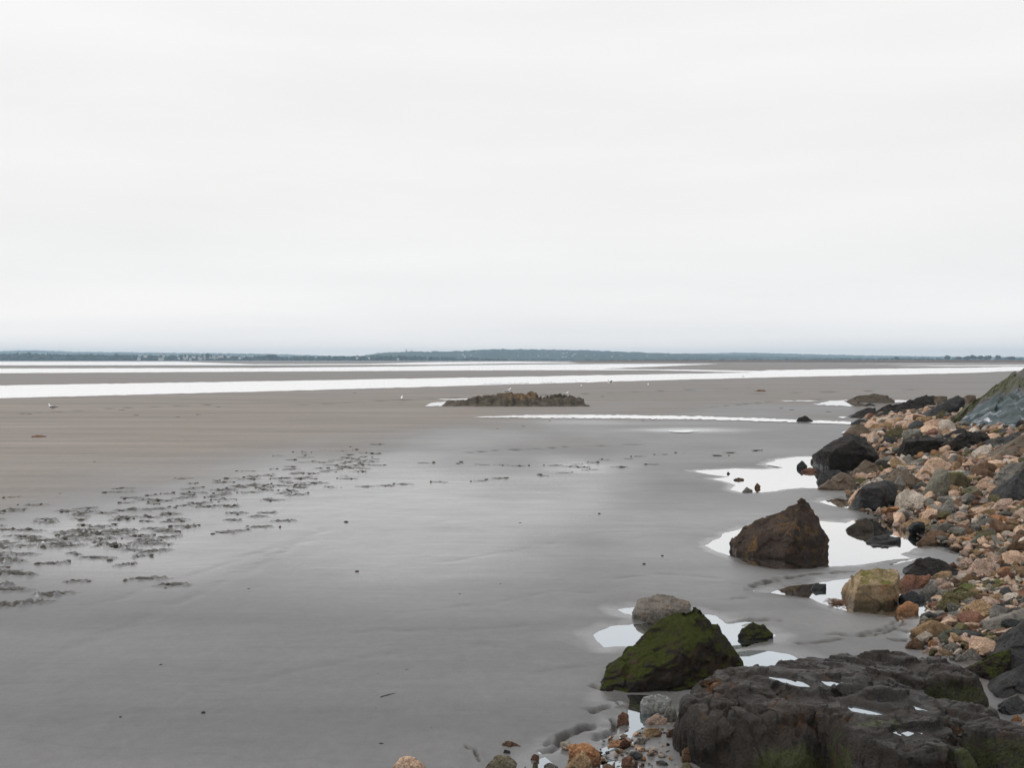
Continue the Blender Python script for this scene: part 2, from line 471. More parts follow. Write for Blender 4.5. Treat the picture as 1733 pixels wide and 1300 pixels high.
FAINT = [([(560, 1078), (700, 1073), (840, 1069), (960, 1061)], .10, .010), ([(0, 1150), (120, 1100), (260, 1048), (420, 968), (560, 892)], .16, .014), ([(120, 1040), (260, 1000), (380, 960), (520, 915)], .14, .010),
         ([(640, 1045), (780, 1035), (920, 1010), (1040, 1004)], .10, .008), ([(300, 1180), (480, 1150), (660, 1110), (900, 1100)], .12, .008), ([(700, 960), (860, 940), (1020, 905), (1180, 900)], .14, .010), ([(20, 1240), (200, 1215), (420, 1205)], .10, .007), ([(1020, 985), (1120, 975), (1230, 985)], .09, .012), ([(880, 1150), (960, 1135), (1030, 1130)], .07, .008)]
nsc = len(SCARPS)
for kk_, (P, wd, dp) in enumerate(SCARPS + FAINT):
    Pw = gz([p[0] for p in P], [p[1] for p in P])
    x0, y0 = Pw.min(0) - 8 * wd; x1, y1 = Pw.max(0) + 8 * wd
    k = np.where((GX > x0) & (GX < x1) & (GY > y0) & (GY < y1))[0]
    if not len(k): continue
    x, y = GX[k], GY[k]
    sc = 1 / (wd * 5)
    d, sd_, al = poly_dist(Pw, x + wd * 1.3 * noise2(x * sc, y * sc, 1.1) + wd * .5 * noise2(x * sc * 4, y * sc * 4, 1.7), y + wd * 1.5 * noise2(x * sc, y * sc, 8.1))
    en = sstep(0, .12, al) * sstep(1, .88, al) * np.clip(.75 + .9 * noise2(x * sc * 1.5, y * sc * 1.5, 5.5), 0, 1.2)
    Z[k] += en * dp * (-np.exp(-(d / wd) ** 2) * .9 + np.where(sd_ > 0, .55, -.05) * np.exp(-d / (wd * 2.2)) * (1 - np.exp(-(d / wd) ** 2)))
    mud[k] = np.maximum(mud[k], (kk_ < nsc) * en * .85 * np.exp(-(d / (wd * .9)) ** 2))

# footprints: churned band on the left and a single trail across the flat
FOOT = []
band_c = [(-40, 940), (60, 925), (200, 890), (330, 855), (440, 825), (560, 790), (640, 775)]
band_w = [90, 85, 65, 55, 45, 32, 22]
for i in range(290):
    px = rnd.uniform(-60, 640)
    cy = np.interp(px, [p[0] for p in band_c], [p[1] for p in band_c]); bw = np.interp(px, [p[0] for p in band_c], band_w)
    py = cy + max(-1, min(1.15, rnd.gauss(0, .5))) * bw
    FOOT.append((px, py, rnd.choice([.55, .7, .85, 1.0, 1.2])))
FOOT += [(250, 985, 1.1), (292, 995, 1), (90, 1011, 1.1), (10, 1030, 1.2), (195, 930, 1.2), (400, 902, 1), (440, 895, 1), (480, 885, .9), (380, 905, .8)]
for x, y in [(260, 187), (330, 183), (400, 178), (530, 170), (680, 165), (750, 155), (910, 147), (980, 136), (1030, 105), (1050, 115), (1080, 125), (1010, 112), (1090, 97), (1130, 87),
             (1190, 113), (1220, 83), (1260, 74), (1345, 68), (1410, 62), (1545, 72), (1590, 60), (1690, 52), (950, 108), (760, 107), (680, 105), (820, 110), (600, 100), (470, 99), (295, 108), (230, 132), (195, 158), (1300, 104), (1085, 98)]:
    FOOT.append((500 + x * .4617, 740 + y * .4617, .95))
CLODS = []
for px, py, sc in FOOT:
    c = gz(px, py)
    a = rnd.gauss(.12, .35); L_, W_ = .19 * sc, .075 * sc
    k0 = np.searchsorted(-Yg, -(c[1] + .7)); k1 = np.searchsorted(-Yg, -(c[1] - .7))
    for r_ in range(k0, k1):
        xs = ua * Yg[r_]
        j0, j1 = np.searchsorted(xs, c[0] - .7), np.searchsorted(xs, c[0] + .7)
        if j1 <= j0: continue
        idx = np.arange(r_ * NX + j0, r_ * NX + j1)
        dx, dy = GX[idx] - c[0], GY[idx] - c[1]
        n_ = noise2(GX[idx] * 14, GY[idx] * 14, sc * 9) * .35
        q = np.sqrt(((dx * math.cos(a) + dy * math.sin(a)) / L_) ** 2 + ((-dx * math.sin(a) + dy * math.cos(a)) / W_) ** 2) + n_
        Z[idx] += -.065 * sstep(1.0, .45, q) + .026 * np.exp(-((q - 1.3) / .36) ** 2) * (1 + .9 * noise2(GX[idx] * 13, GY[idx] * 13, 3.3))
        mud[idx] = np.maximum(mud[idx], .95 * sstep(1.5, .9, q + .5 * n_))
    for j in range(rnd.randint(1, 4)):
        th = rnd.uniform(0, 6.283); rr = rnd.uniform(.9, 1.7 if j else 2.6)
        ex, ey = rr * L_ * math.cos(th), rr * W_ * 1.2 * math.sin(th)
        CLODS.append((c[0] + ex * math.cos(a) - ey * math.sin(a), c[1] + ex * math.sin(a) + ey * math.cos(a), rnd.uniform(.010, .034) * (1.3 if j == 0 else .8)))
# moisture of the flat: pale drier sand behind, thin water films in front
PX = 866.5 + GX / GY * F; PYt = 608.5 + H * F / GY
yb = np.interp(PX, [-600, 0, 300, 600, 800, 1000, 1300, 1733, 2400], [880, 845, 810, 765, 722, 706, 690, 676, 670])
dn = np.zeros(len(GX)); dn[near] = fbm2(nx_ * .12, ny_ * .05, 4, 2.2)
dry = sstep(46, -58, PYt - yb + 42 * dn)
dry *= sstep(640, 690, PYt + 10 * dn) * .55 + .45
for cx, cy, rx, ry, s_ in ((840, 895, 700, 140, 1.0), (770, 858, 420, 42, 1.), (150, 945, 380, 75, 1.2), (520, 880, 260, 40, .7), (990, 790, 130, 22, 1.2), (40, 1010, 160, 50, .6), (1230, 812, 150, 26, .8), (1000, 1075, 90, 30, .5), (700, 700, 120, 7, .9), (1160, 730, 120, 5, .9), (1000, 716, 300, 6, .5),
                           (300, 1110, 420, 60, .35)):
    q = ((PX - cx) / rx) ** 2 + ((PYt - cy) / ry) ** 2
    film = np.maximum(film, s_ * np.exp(-q) * np.clip(.85 + .8 * dn, 0, 1.2))
film = np.clip(film, 0, 1)

V = np.stack([GX, GY, Z], 1)
ii = np.arange((NY - 1) * NX).reshape(NY - 1, NX)[:, :-1].ravel()
Fq = np.stack([ii, ii + NX, ii + NX + 1, ii + 1], 1)

m = MT('wet_sand')
geo = m.n('ShaderNodeNewGeometry'); pos = geo.outputs['Position']
A = lambda n_: m.attr(n_).outputs['Fac']
n1 = m.noise(m.scale(pos, (.05, .22, 1)), 1.0, 6, .6)
n2 = m.noise(pos, 2.2, 5, .6)
n3 = m.noise(pos, 55, 5, .8); n4 = m.noise(m.scale(pos, (1, .7, 1)), 11, 5, .7)
rot = m.n('ShaderNodeMapping'); rot.inputs['Rotation'].default_value = (0, 0, .5); rot.inputs['Scale'].default_value = (.10, .9, 1); m.l(pos, rot.inputs[0])
diag = m.noise(rot.outputs[0], 1.0, 5, .6, .5)
streak = m.noise(m.scale(pos, (.06, .9, 1)), 1.0, 5, .65, .3)
csand = m.mix(m.rng(n1, .35, .65, 0, 1), (.096, .095, .094), (.136, .132, .127))
cdry = m.mix(m.rng(streak, .35, .65, 0, 1), (.160, .136, .112), (.216, .186, .156))
c = m.mix(A('dry'), csand, cdry)
c = m.mix(m.math('MULTIPLY', A('wet'), .45), c, (.095, .093, .090))
c = m.mix(1.0, c, m.grey(m.rng(n2, .25, .75, .94, 1.06)), 'MULTIPLY')
c = m.mix(1.0, c, m.grey(m.rng(diag, .3, .7, .86, 1.12)), 'MULTIPLY')
c = m.mix(1.0, c, m.grey(m.rng(m.math('ABSOLUTE', m.math('SUBTRACT', diag, .5)), .0, .012, .90, 1.0)), 'MULTIPLY')
c = m.mix(1.0, c, m.grey(m.rng(n3, .2, .8, .74, 1.26)), 'MULTIPLY')
c = m.mix(1.0, c, m.grey(m.rng(n4, .3, .7, .90, 1.10)), 'MULTIPLY')
farst = m.noise(m.scale(pos, (.018, .30, 1)), 1.0, 7, .72, .2)
sepy = m.n('ShaderNodeSeparateXYZ'); m.l(pos, sepy.inputs[0])
c = m.mix(m.rng(sepy.outputs[1], 38, 70, 0, 1), c, m.mix(1.0, c, m.grey(m.rng(farst, .34, .62, .78, 1.10)), 'MULTIPLY'))
sp = m.noise(m.scale(pos, (1, .45, 1)), 7, 2, .8)                        # scattered dark shell and weed specks
c = m.mix(m.math('MULTIPLY', m.rng(sp, .735, .775, 0, .75), A('dry')), c, (.10, .085, .07))
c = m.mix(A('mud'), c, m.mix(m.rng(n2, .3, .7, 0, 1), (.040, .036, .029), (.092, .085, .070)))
vg = m.n('ShaderNodeTexVoronoi'); vg.inputs['Scale'].default_value = 14; m.l(pos, vg.inputs[0])
sg = m.n('ShaderNodeSeparateColor'); m.l(vg.outputs['Color'], sg.inputs[0])
cb = m.mix(m.rng(sg.outputs[0], 0, 1, 0, 1), (.022, .019, .016), (.085, .060, .044))  # bank ground, darkened: the shade between stones is painted into its colour
c = m.mix(A('bank'), c, cb)
rot2 = m.n('ShaderNodeMapping'); rot2.inputs['Rotation'].default_value = (0, 0, .42); rot2.inputs['Scale'].default_value = (.35, 1.5, 1); m.l(pos, rot2.inputs[0])
mott = m.noise(rot2.outputs[0], 1.0, 9, .68, .6)
fpat = m.math('MULTIPLY', A('film'), m.rng(mott, .36, .60, .82, 1.05))
fm = m.n('ShaderNodeMix', data_type='FLOAT'); m.l(fpat, fm.inputs[0]); fm.inputs[2].default_value = .52; fm.inputs[3].default_value = .09
rm = m.n('ShaderNodeMix', data_type='FLOAT'); m.l(A('dry'), rm.inputs[0]); m.l(fm.outputs[0], rm.inputs[2]); rm.inputs[3].default_value = .75
rm2 = m.n('ShaderNodeMix', data_type='FLOAT'); m.l(A('mud'), rm2.inputs[0]); m.l(rm.outputs[0], rm2.inputs[2]); rm2.inputs[3].default_value = .7
bstr = m.noise(m.scale(pos, (.5, 1.6, 1)), 3.0, 5, .6)
nb = m.bump(bstr, .16, .03)
nb = m.bump(n4, .10, .012, nb)
nb = m.bump(n3, .25, .003, nb)
sm = m.n('ShaderNodeMix', data_type='FLOAT'); m.l(fpat, sm.inputs[0]); sm.inputs[2].default_value = .42; sm.inputs[3].default_value = 1.0
sm2 = m.n('ShaderNodeMix', data_type='FLOAT'); m.l(A('mud'), sm2.inputs[0]); m.l(sm.outputs[0], sm2.inputs[2]); sm2.inputs[3].default_value = .12; sm = sm2
M_sand = m.done(c, rm2.outputs[0], nb, sm.outputs[0])
for nd in m.t.nodes:
    if nd.type == 'BSDF_PRINCIPLED': nd.inputs['Specular Tint'].default_value = (.90, .93, 1.0, 1)
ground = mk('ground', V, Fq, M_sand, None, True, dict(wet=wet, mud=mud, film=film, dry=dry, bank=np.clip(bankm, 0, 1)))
tag(ground, 'grey wet sand flat with drier tan sand behind', None, None, 'structure')

# water of the pools: one sheet each, its rim buried in the sand
def sheet(name, P, z, mat, grow=0.0, label=None):
    P = np.asarray(P); c = P.mean(0)
    if grow:
        d = P - c; P = c + d * (1 + grow / np.maximum(np.linalg.norm(d, axis=1), .05))[:, None]
    bm = bmesh.new()
    vs = [bm.verts.new((p[0], p[1], z)) for p in P]
    f = bm.faces.new(vs)
    bmesh.ops.triangulate(bm, faces=[f])
    for f in bm.faces:
        if f.normal.z < 0: f.normal_flip()
    me = bpy.data.meshes.new(name); bm.to_mesh(me); bm.free(); me.materials.append(mat)
    o = bpy.data.objects.new(name, me); COL.objects.link(o)
    tag(o, label, None, None, 'structure'); return o
for P in POOLS:
    sheet('tide_pool', gz([p[0] for p in P], [p[1] for p in P]), 0.0, M_water, .3)
sheet('tide_pool', gz([-80, 100, 260, 300, 200, 60, -80], [885, 878, 900, 950, 985, 1010, 1045]), .018, M_water)

# far channels and slicks: level water sheets just over the sand, ragged edges
def ragged(pts, n=24, amp=.35, seed=0):
    q = []
    r_ = random.Random(seed)
    for i in range(len(pts)):
        a, b = pts[i], pts[(i + 1) % len(pts)]
        kk = max(1, int(abs(a[0] - b[0]) / n))
        for j in range(kk):
            t = j / kk
            e = 0 if j == 0 else r_.gauss(0, amp)
            q.append((a[0] + (b[0] - a[0]) * t, a[1] + (b[1] - a[1]) * t + e))
    return q
CH = [
    ([(-700, 664), (0, 652.5), (440, 645.4), (870, 637.8), (1080, 634), (1266, 630.8), (1300, 626.5), (1640, 622.4), (1733, 620.5), (2600, 614.5), (2600, 618), (1733, 627.3), (1640, 631.3), (1300, 639), (1150, 642.6), (870, 650.7), (440, 662.7), (0, 674), (-700, 693)], .012, .18),
    ([(-700, 624.5), (0, 623.8), (440, 622.8), (700, 620), (770, 618.6), (870, 617.2), (975, 616.4), (1100, 615.8), (1215, 616), (1150, 618.8), (1017, 624.3), (1180, 626.0), (1300, 628), (1266, 630.2), (1100, 626.6), (870, 626.6), (440, 629), (0, 631.7), (-700, 635.5)], .014, .10),
    ([(-700, 612), (0, 612.0), (300, 612.0), (430, 616.4), (620, 615.9), (740, 612.8), (870, 612.0), (960, 613.2), (978, 614.6), (870, 615), (740, 617.2), (430, 618), (0, 618.3), (-700, 618.6)], .016, .05),
    ([(1500, 619.2), (1733, 617.6), (2600, 613.8), (2600, 614.2), (1733, 619.2), (1600, 619.9)], .018, .06),
    ([(1420, 616.6), (1560, 616.4), (1700, 616.0), (1560, 616.9)], .018, .04),
    (zp('i', [(80, 237), (120, 216), (215, 207), (330, 205), (330, 236)]), .03, .25),
    (zp('i', [(150, 190), (300, 186), (420, 184), (420, 192), (250, 194)]), .03, .15),
    ([(800, 706.2), (860, 703.6), (950, 702), (1080, 703), (1200, 705.2), (1300, 708.6), (1440, 714), (1440, 718), (1300, 713.2), (1180, 709.8), (1040, 708.2), (880, 707.2)], .055, .25),
    (zp('m', [(330, 448), (450, 424), (585, 420), (640, 440), (760, 455), (600, 458), (450, 455)]), .05, .3), (zp('m', [(860, 436), (880, 420), (1000, 420), (990, 432)]), .05, .2),
    (zp('m', [(110, 425), (300, 423), (420, 423), (300, 429)]), .05, .2), (zp('m', [(500, 533), (540, 528), (560, 535), (530, 540)]), .055, .2),
    ([(1130, 730), (1165, 727.5), (1185, 730), (1160, 732)], .055, .2), (zp('a', [(200, 655), (240, 640), (250, 665)]), .05, .2),
]
for i, (P, z, amp) in enumerate(CH):
    Q = ragged(P, 11 if i < 5 else 5, amp * (1.0 if i < 5 else 1.5), i); z = SAND + .012 + .002 * i
    sheet('tidal_channel' if i < 5 else 'tide_pool', gz([p[0] for p in Q], [p[1] for p in Q], z), z, M_chan if i < 5 or i == 7 else M_water)

# ------------------------------------------------------------------ rocks
def hull_planes(P):
    bm = bmesh.new()
    for p in P: bm.verts.new(p)
    bmesh.ops.convex_hull(bm, input=bm.verts)
    bm.normal_update()
    pl = []
    for f in bm.faces:
        n = np.array(f.normal[:]); c = np.array(f.verts[0].co[:]); d = n @ c
        if d <= 1e-4 or f.calc_area() < 1e-5: continue
        for q in pl:
            if q[0] @ n > .985:
                q[1] = max(q[1], d); break
        else: pl.append([n, d])
    bm.free()
    return np.array([q[0] for q in pl]), np.array([q[1] for q in pl])
def rock_arrays(P, sub=4, p=22, amp=.05, seed=0, rough=1.0, fr=1.0):
    P = np.asarray(P, float)
    lo, hi = P.min(0), P.max(0); c = (lo + hi) / 2; ext = np.maximum((hi - lo) / 2, .01)
    Q = (P - c) / ext
    n, d = hull_planes(Q)
    u, f = ico(sub)
    off = np.array([seed * 3.71, seed * 1.37, seed * 2.11])
    # chipped edges: every face plane is shifted a little by low noise
    p = p * 2.8
    rs = np.random.RandomState(seed + 5)
    kx = 0 if sub >= 6 else 10
    rn = rs.normal(size=(kx, 3)); rn /= np.linalg.norm(rn, axis=1)[:, None]
    rd = (Q @ rn.T).max(0) * rs.uniform(.88, .98, kx)
    n = np.concatenate([n, rn]); d = np.concatenate([d, rd])
    q = np.maximum(u @ n.T, 0) / d[None, :]
    r = (np.sum(q ** p, 1)) ** (-1.0 / p)
    s = np.cbrt(ext.prod())
    X = u * r[:, None] * ext
    nn = X / s
    v = .55 * fbm(nn * 1.3 * fr + off, 5, .55) + .45 * (np.abs(fbm(nn * 2.4 * fr - off, 4, .5)) * -1 + .25)
    st = fbm(np.stack([nn[:, 0] * .8, nn[:, 1] * .8, nn[:, 2] * 4], 1) * fr + off * 2, 3)
    fine = fbm(nn * 7 * fr + off, 3, .6)
    nrm = X / ext ** 2; nrm /= np.linalg.norm(nrm, axis=1)[:, None] + 1e-9
    fc = 0
    if sub >= 5:
        fc = facet(X, s * .75, s * amp * .75, seed) + (facet(X, s * .32, s * amp * .32, seed + 1) if sub >= 6 else 0)
    X = X + nrm * (amp * s * rough * (v + .35 * st + .22 * fine) + fc)[:, None]
    return X + c, f

SHAPES_PX = []       # (px, py, radius px) of the placed rocks, for keeping loose stones out of them
LAND = []            # (short phrase, px, py, world x, y, r)
def px_rock(name, k, pts, mat, label=None, cat='rock', ridge=(), t=None, sub=5, p=22, amp=.05, seed=None, color=None, base=None, group=None, sink=.12, short=None, y0=None):
    """a rock from its outline: every outline point gets its own depth, the back and the buried foot are added"""
    O = zp(k, pts); O2 = np.array([q[:2] for q in O])
    ib = int(np.argmax(O2[:, 1])); bpx = base or tuple(O2[ib])
    hx, hy, hz = hit(*bpx)
    Y0 = y0 or hy
    pw = (O2[:, 0].max() - O2[:, 0].min()) / F * Y0
    ph = (O2[:, 1].max() - O2[:, 1].min()) / F * Y0
    t = t or max(.75 * pw, .6 * ph)
    yt, ybm = O2[:, 1].min(), O2[:, 1].max()
    P = []
    cxm = O2[:, 0].mean()
    for q in O2:
        fr = (ybm - q[1]) / (ybm - yt + 1e-6)
        Y = Y0 + t * (.04 + .5 * fr)
        gy = hit(*q)[1]
        Y = min(Y, max(gy, Y0))
        w3 = at(q[0], q[1], Y); P.append(w3)
        g = bank(w3[0], w3[1])
        P.append([w3[0] * .98 + .02 * at(cxm, q[1], Y)[0], w3[1], min(w3[2], g) - sink])
        wb = at(cxm + (q[0] - cxm) * .8, q[1], Y)                         # back of the rock
        gb = bank(wb[0], Y0 + t)
        P.append([wb[0], Y0 + t, gb - sink + max(0, (w3[2] - g)) * .72])
        P.append([wb[0], Y0 + t, gb - sink])
    for q in zp(k, ridge):
        P.append(at(q[0], q[1], Y0 + t * q[2]))
    seed = seed if seed is not None else int(bpx[0] * 7 + bpx[1] * 3) % 997
    Vv, f = rock_arrays(P, sub, p, amp, seed)
    org = np.array([(Vv[:, 0].min() + Vv[:, 0].max()) / 2, (Vv[:, 1].min() + Vv[:, 1].max()) / 2, hz])
    o = mk(name, Vv - org, f, mat)
    o.location = org
    if color: o.color = tuple(color) + (1,)
    cpx, cpy = O2.mean(0)
    SHAPES_PX.append((cpx, cpy, (O2[:, 0].max() - O2[:, 0].min()) / 2, (ybm - yt) / 2, org[0], org[1], pw / 2))
    if label: tag(o, label, cat, group)
    if short: LAND.append((short, cpx, cpy, (O2[:, 0].max() - O2[:, 0].min()) / 2))
    return o

K = lin
M_black = rock_mat('black_rock', K(40, 37, 34), K(22, 21, 19), K(52, 43, 36), .5, wet=.4)
M_brown = rock_mat('brown_rock', K(64, 53, 46), K(38, 32, 28), K(92, 70, 42), .5, wet=.35)
M_slate = rock_mat('slate_rock', K(58, 58, 58), K(36, 36, 36), K(70, 64, 57), .4, wet=.35)
M_grey = rock_mat('grey_rock', K(120, 116, 109), K(90, 87, 82), K(128, 112, 95), .4, wet=.35)
M_gbrown = rock_mat('grey_brown_rock', K(104, 92, 79), K(70, 62, 54), K(120, 94, 70), .4, wet=.35)
M_olive = rock_mat('olive_rock', K(86, 78, 57), K(54, 50, 37), K(102, 82, 56), .4, moss=.3, mosscol=(.05, .055, .018), wet=.35)
M_mossy = rock_mat('mossy_rock', K(42, 36, 30), K(24, 21, 17), K(60, 48, 35), .4, moss=.55, mosscol=(.017, .020, .004), wet=.5)
M_tan = rock_mat('tan_rock', K(150, 130, 104), K(106, 92, 70), K(142, 100, 66), .4, moss=.05, mosscol=(.07, .065, .02), wet=.5)
M_stone = rock_mat('granite_stone', (1, 1, 1), (.52, .50, .47), None, .6, wet=.45, rough=.68, use_obj=True)
M_stuff = rock_mat('loose_stone', (1, 1, 1), (.55, .53, .5), None, .55, wet=.3, rough=.7, use_attr=True)

PEACH, ORANGE, PINK, PALE = K(204, 174, 150), K(168, 124, 90), K(182, 158, 142), K(198, 186, 172)
GREY, SLATE, OLIVE, RED, TAN, BROWN = K(126, 123, 116), K(66, 68, 69), K(102, 96, 68), K(122, 88, 72), K(156, 130, 100), K(108, 86, 68)

B = px_rock
# boulders along the foot of the bank
def tri_subdiv(V, T):
    e = np.sort(np.concatenate([T[:, [0, 1]], T[:, [1, 2]], T[:, [2, 0]]]), 1)
    ue, inv = np.unique(e, axis=0, return_inverse=True); inv = inv.ravel()
    m_ = (V[ue[:, 0]] + V[ue[:, 1]]) / 2; n = len(V); k = len(T)
    a_, b_, c_ = inv[:k] + n, inv[k:2 * k] + n, inv[2 * k:] + n
    return np.concatenate([V, m_]), np.concatenate([np.stack([T[:, 0], a_, c_], 1), np.stack([a_, T[:, 1], b_], 1), np.stack([c_, b_, T[:, 2]], 1), np.stack([a_, b_, c_], 1)])
def laplace(V, T, lam):
    sm_ = np.zeros_like(V); ct = np.zeros(len(V))
    for i, j in ((0, 1), (1, 2), (2, 0)):
        np.add.at(sm_, T[:, i], V[T[:, j]]); np.add.at(sm_, T[:, j], V[T[:, i]]); np.add.at(ct, T[:, i], 1); np.add.at(ct, T[:, j], 1)
    return V + lam * (sm_ / np.maximum(ct, 1)[:, None] - V)
def poly_rock(k, pts, faces, sil, mat, label, short, amp, depth, seed, base):
    """a boulder from its own corner points and faces; sil = skyline corners, carried back and down to close it"""
    nm = list(pts); Yb = hit(*zp(k, [base])[0])[1]
    V = [at(*zp(k, [pts[q][:2]])[0], Yb + pts[q][2]) for q in nm]
    ix = {q: i for i, q in enumerate(nm)}
    T = []
    for f in faces:
        f = [ix[q] for q in f]
        for i in range(1, len(f) - 1): T.append([f[0], f[i], f[i + 1]])
    cx_ = np.mean([v[0] for v in V])
    bk = []
    for q in sil:
        v = V[ix[q]]; m1 = np.array([cx_ + (v[0] - cx_) * .95, v[1] + depth * .45, v[2] * .62]); m2 = np.array([cx_ + (v[0] - cx_) * .8, v[1] + depth, -.3])
        bk.append((len(V), len(V) + 1)); V += [m1, m2]
    for i in range(len(sil) - 1):
        a0, b0 = ix[sil[i]], ix[sil[i + 1]]; a1, a2 = bk[i]; b1, b2 = bk[i + 1]
        T += [[a0, b0, b1], [a0, b1, a1], [a1, b1, b2], [a1, b2, a2]]
    foot = [q for q in nm if pts[q][3:] == (1,)]
    lowv = {}
    for q in foot: lowv[q] = len(V); V.append(V[ix[q]] + np.array([0, 0, -.3]))
    for q, (k1, k2) in ((sil[0], bk[0]), (sil[-1], bk[-1])):
        if q in lowv: T += [[ix[q], k1, lowv[q]], [k1, k2, lowv[q]]]
    for i in range(len(foot) - 1):
        a0, b0 = ix[foot[i]], ix[foot[i + 1]]; T += [[a0, lowv[foot[i]], lowv[foot[i + 1]]], [a0, lowv[foot[i + 1]], b0]]
    V = np.array(V, float); T = np.array(T)
    for l_ in range(5):
        V, T = tri_subdiv(V, T)
        if l_ == 2: V = laplace(V, T, .3)
        if l_ == 3: V = laplace(V, T, .3)
    nn_ = vnormals(V, T); s_ = amp
    V = V + nn_ * (s_ * (.8 * fbm(V * 2.2 + seed, 5, .55) - .6 * np.abs(fbm(V * 3.5 - seed, 4)) + .25) + facet(V, .42, s_ * .42, seed) + facet(V, .16, s_ * .2, seed + 1))[:, None]
    org = np.array([V[:, 0].mean(), V[:, 1].mean(), 0])
    o = mk('boulder', V - org, T, mat); o.location = org
    tag(o, label, 'boulder')
    pp = np.array([zp(k, [pts[q][:2]])[0] for q in nm]); c_ = (pp.min(0) + pp.max(0)) / 2; h_ = (pp.max(0) - pp.min(0)) / 2
    SHAPES_PX.append((c_[0], c_[1], h_[0], h_[1], org[0], org[1], .8)); LAND.append((short, c_[0], c_[1], h_[0]))
poly_rock('e', dict(D=(545, 885, .62), E=(556, 940, .50, 1), J=(720, 968, .26, 1), K=(985, 1030, .02, 1), N=(1160, 985, .16, 1), M=(1335, 905, .48, 1), L=(1348, 858, .58), A2=(1175, 540, .74), A=(1112, 500, .66), Bl=(1035, 552, .70), G=(840, 645, .80), C=(640, 742, .86),
                   H=(610, 812, .62), I=(850, 782, .42), F=(1068, 715, .28), I2=(1040, 830, .12)),
          ['DEH', 'CDH', 'CHIG', 'GIFQ'.replace('Q', 'B') if False else ['G', 'I', 'F', 'Bl'], 'HEJI', ['I', 'J', 'K', 'I2'], ['I', 'I2', 'F'], ['Bl', 'F', 'A'], ['A', 'F', 'A2'], ['F', 'L', 'A2'], ['F', 'I2', 'N', 'L'], ['I2', 'K', 'N'], ['N', 'M', 'L']],
          ['E', 'D', 'C', 'G', 'Bl', 'A', 'A2', 'L', 'M'], M_brown, 'brown pointed boulder mirrored in the pool it stands in', 'pointed brown boulder', .035, 1.0, 3, (985, 1030))
poly_rock('c', dict(T5=(130, 755, .10, 1), R0=(310, 786, .0, 1), G1=(700, 742, .05, 1), G2=(900, 695, .14, 1), E=(1130, 614, .34, 1), D=(1020, 430, .50), C=(945, 302, .62), B=(890, 288, .64), A2=(852, 203, .78), A=(780, 158, .80), T1=(700, 202, .80), T2=(540, 287, .70), T3=(340, 472, .48), T4=(185, 625, .26),
                   R1=(470, 640, .05), R2=(700, 505, .18), R3=(890, 430, .34)),
          [['T5', 'R0', 'R1', 'T4'], ['T4', 'R1', 'T3'], ['T3', 'R1', 'R2', 'T2'], ['T2', 'R2', 'T1'], ['T1', 'R2', 'R3', 'A'], ['A', 'R3', 'A2'], ['A2', 'R3', 'B'], ['B', 'R3', 'C'], ['C', 'R3', 'D'], ['R0', 'G1', 'R1'], ['R1', 'G1', 'R2'], ['R2', 'G1', 'G2', 'R3'], ['R3', 'G2', 'E', 'D']],
          ['T5', 'T4', 'T3', 'T2', 'T1', 'A', 'A2', 'B', 'C', 'D', 'E'], M_mossy, 'green mossy wedge of rock sloping into the sand', 'green mossy wedge rock', .035, .7, 8, (310, 786))
B('boulder', 'a', [(42, 795), (90, 930), (230, 975), (520, 915), (510, 840), (390, 690), (285, 662), (150, 720)], M_black, 'large black angular boulder at the edge of the upper pool', 'boulder',
  [(110, 820, -.06), (300, 720, .12), (470, 850, .0)], 2.2, 6, 30, .035, short='large black angular boulder')
B('boulder', 'c', [(365, 235), (385, 180), (430, 125), (520, 118), (650, 130), (745, 158), (760, 230), (640, 300), (520, 308), (440, 290)], rock_mat('dull_grey_rock', K(112, 106, 98), K(82, 78, 72), K(122, 108, 94), .45, wet=.35), 'flat-topped speckled grey boulder behind the mossy wedge', 'boulder', [(470, 220, .0)], .95, 6, 24, .05,
  short='flat grey boulder behind the mossy wedge')
B('boulder', 'b', [(300, 690), (360, 615), (510, 612), (680, 650), (672, 780), (610, 900), (300, 918), (285, 850)], M_tan, 'tan block with a flat sandy top standing in a pool', 'boulder',
  [(335, 770, -.08), (650, 740, -.06), (590, 890, -.06), (320, 905, -.06)], .8, 6, 34, .05, short='tan block')
B('boulder', 'b', [(740, 655), (800, 590), (880, 520), (930, 505), (1070, 540), (1200, 630), (1150, 690), (1000, 690)], M_black, 'low black hump of rock right behind the tan block', 'boulder', (), .8, 6, 16, .05, short='low black hump')
B('boulder', 'a', [(345, 1287), (365, 1120), (440, 1075), (610, 1050), (655, 1090), (690, 1270), (590, 1310), (500, 1318), (350, 1302)], M_slate, 'square slate-grey boulder with a dark flat front face', 'boulder',
  [(372, 1128, .0), (520, 1120, -.10), (512, 1305, -.12), (500, 1060, .25)], 1.1, 6, 34, .035, short='square slate boulder')
B('boulder', 'a', [(15, 1112), (110, 1050), (210, 990), (260, 1000), (345, 1110), (290, 1155), (120, 1152)], M_gbrown, 'grey-brown wedge at the right end of the upper pool', 'rock', (), None, 5, 26, .05, short='grey-brown wedge by the upper pool')
B('boulder', 'a', [(8, 1050), (40, 980), (180, 962), (240, 990), (100, 1075), (20, 1085)], M_slate, 'low dark rock wedged beneath the black angular boulder', 'rock', (), None, 5)
B('boulder', 'a', [(310, 965), (400, 890), (510, 940), (545, 990), (470, 1010), (330, 1010)], M_gbrown, 'rounded grey-brown rock leaning on the black angular boulder', 'rock', (), None, 5)
B('boulder', 'a', [(540, 1065), (680, 940), (770, 970), (880, 1080), (860, 1135), (720, 1130), (640, 1085)], M_gbrown, 'brown ridge-backed rock just behind the square slate boulder', 'rock', [(650, 1060, .0)], None, 5, 28, short='brown ridge-backed rock')
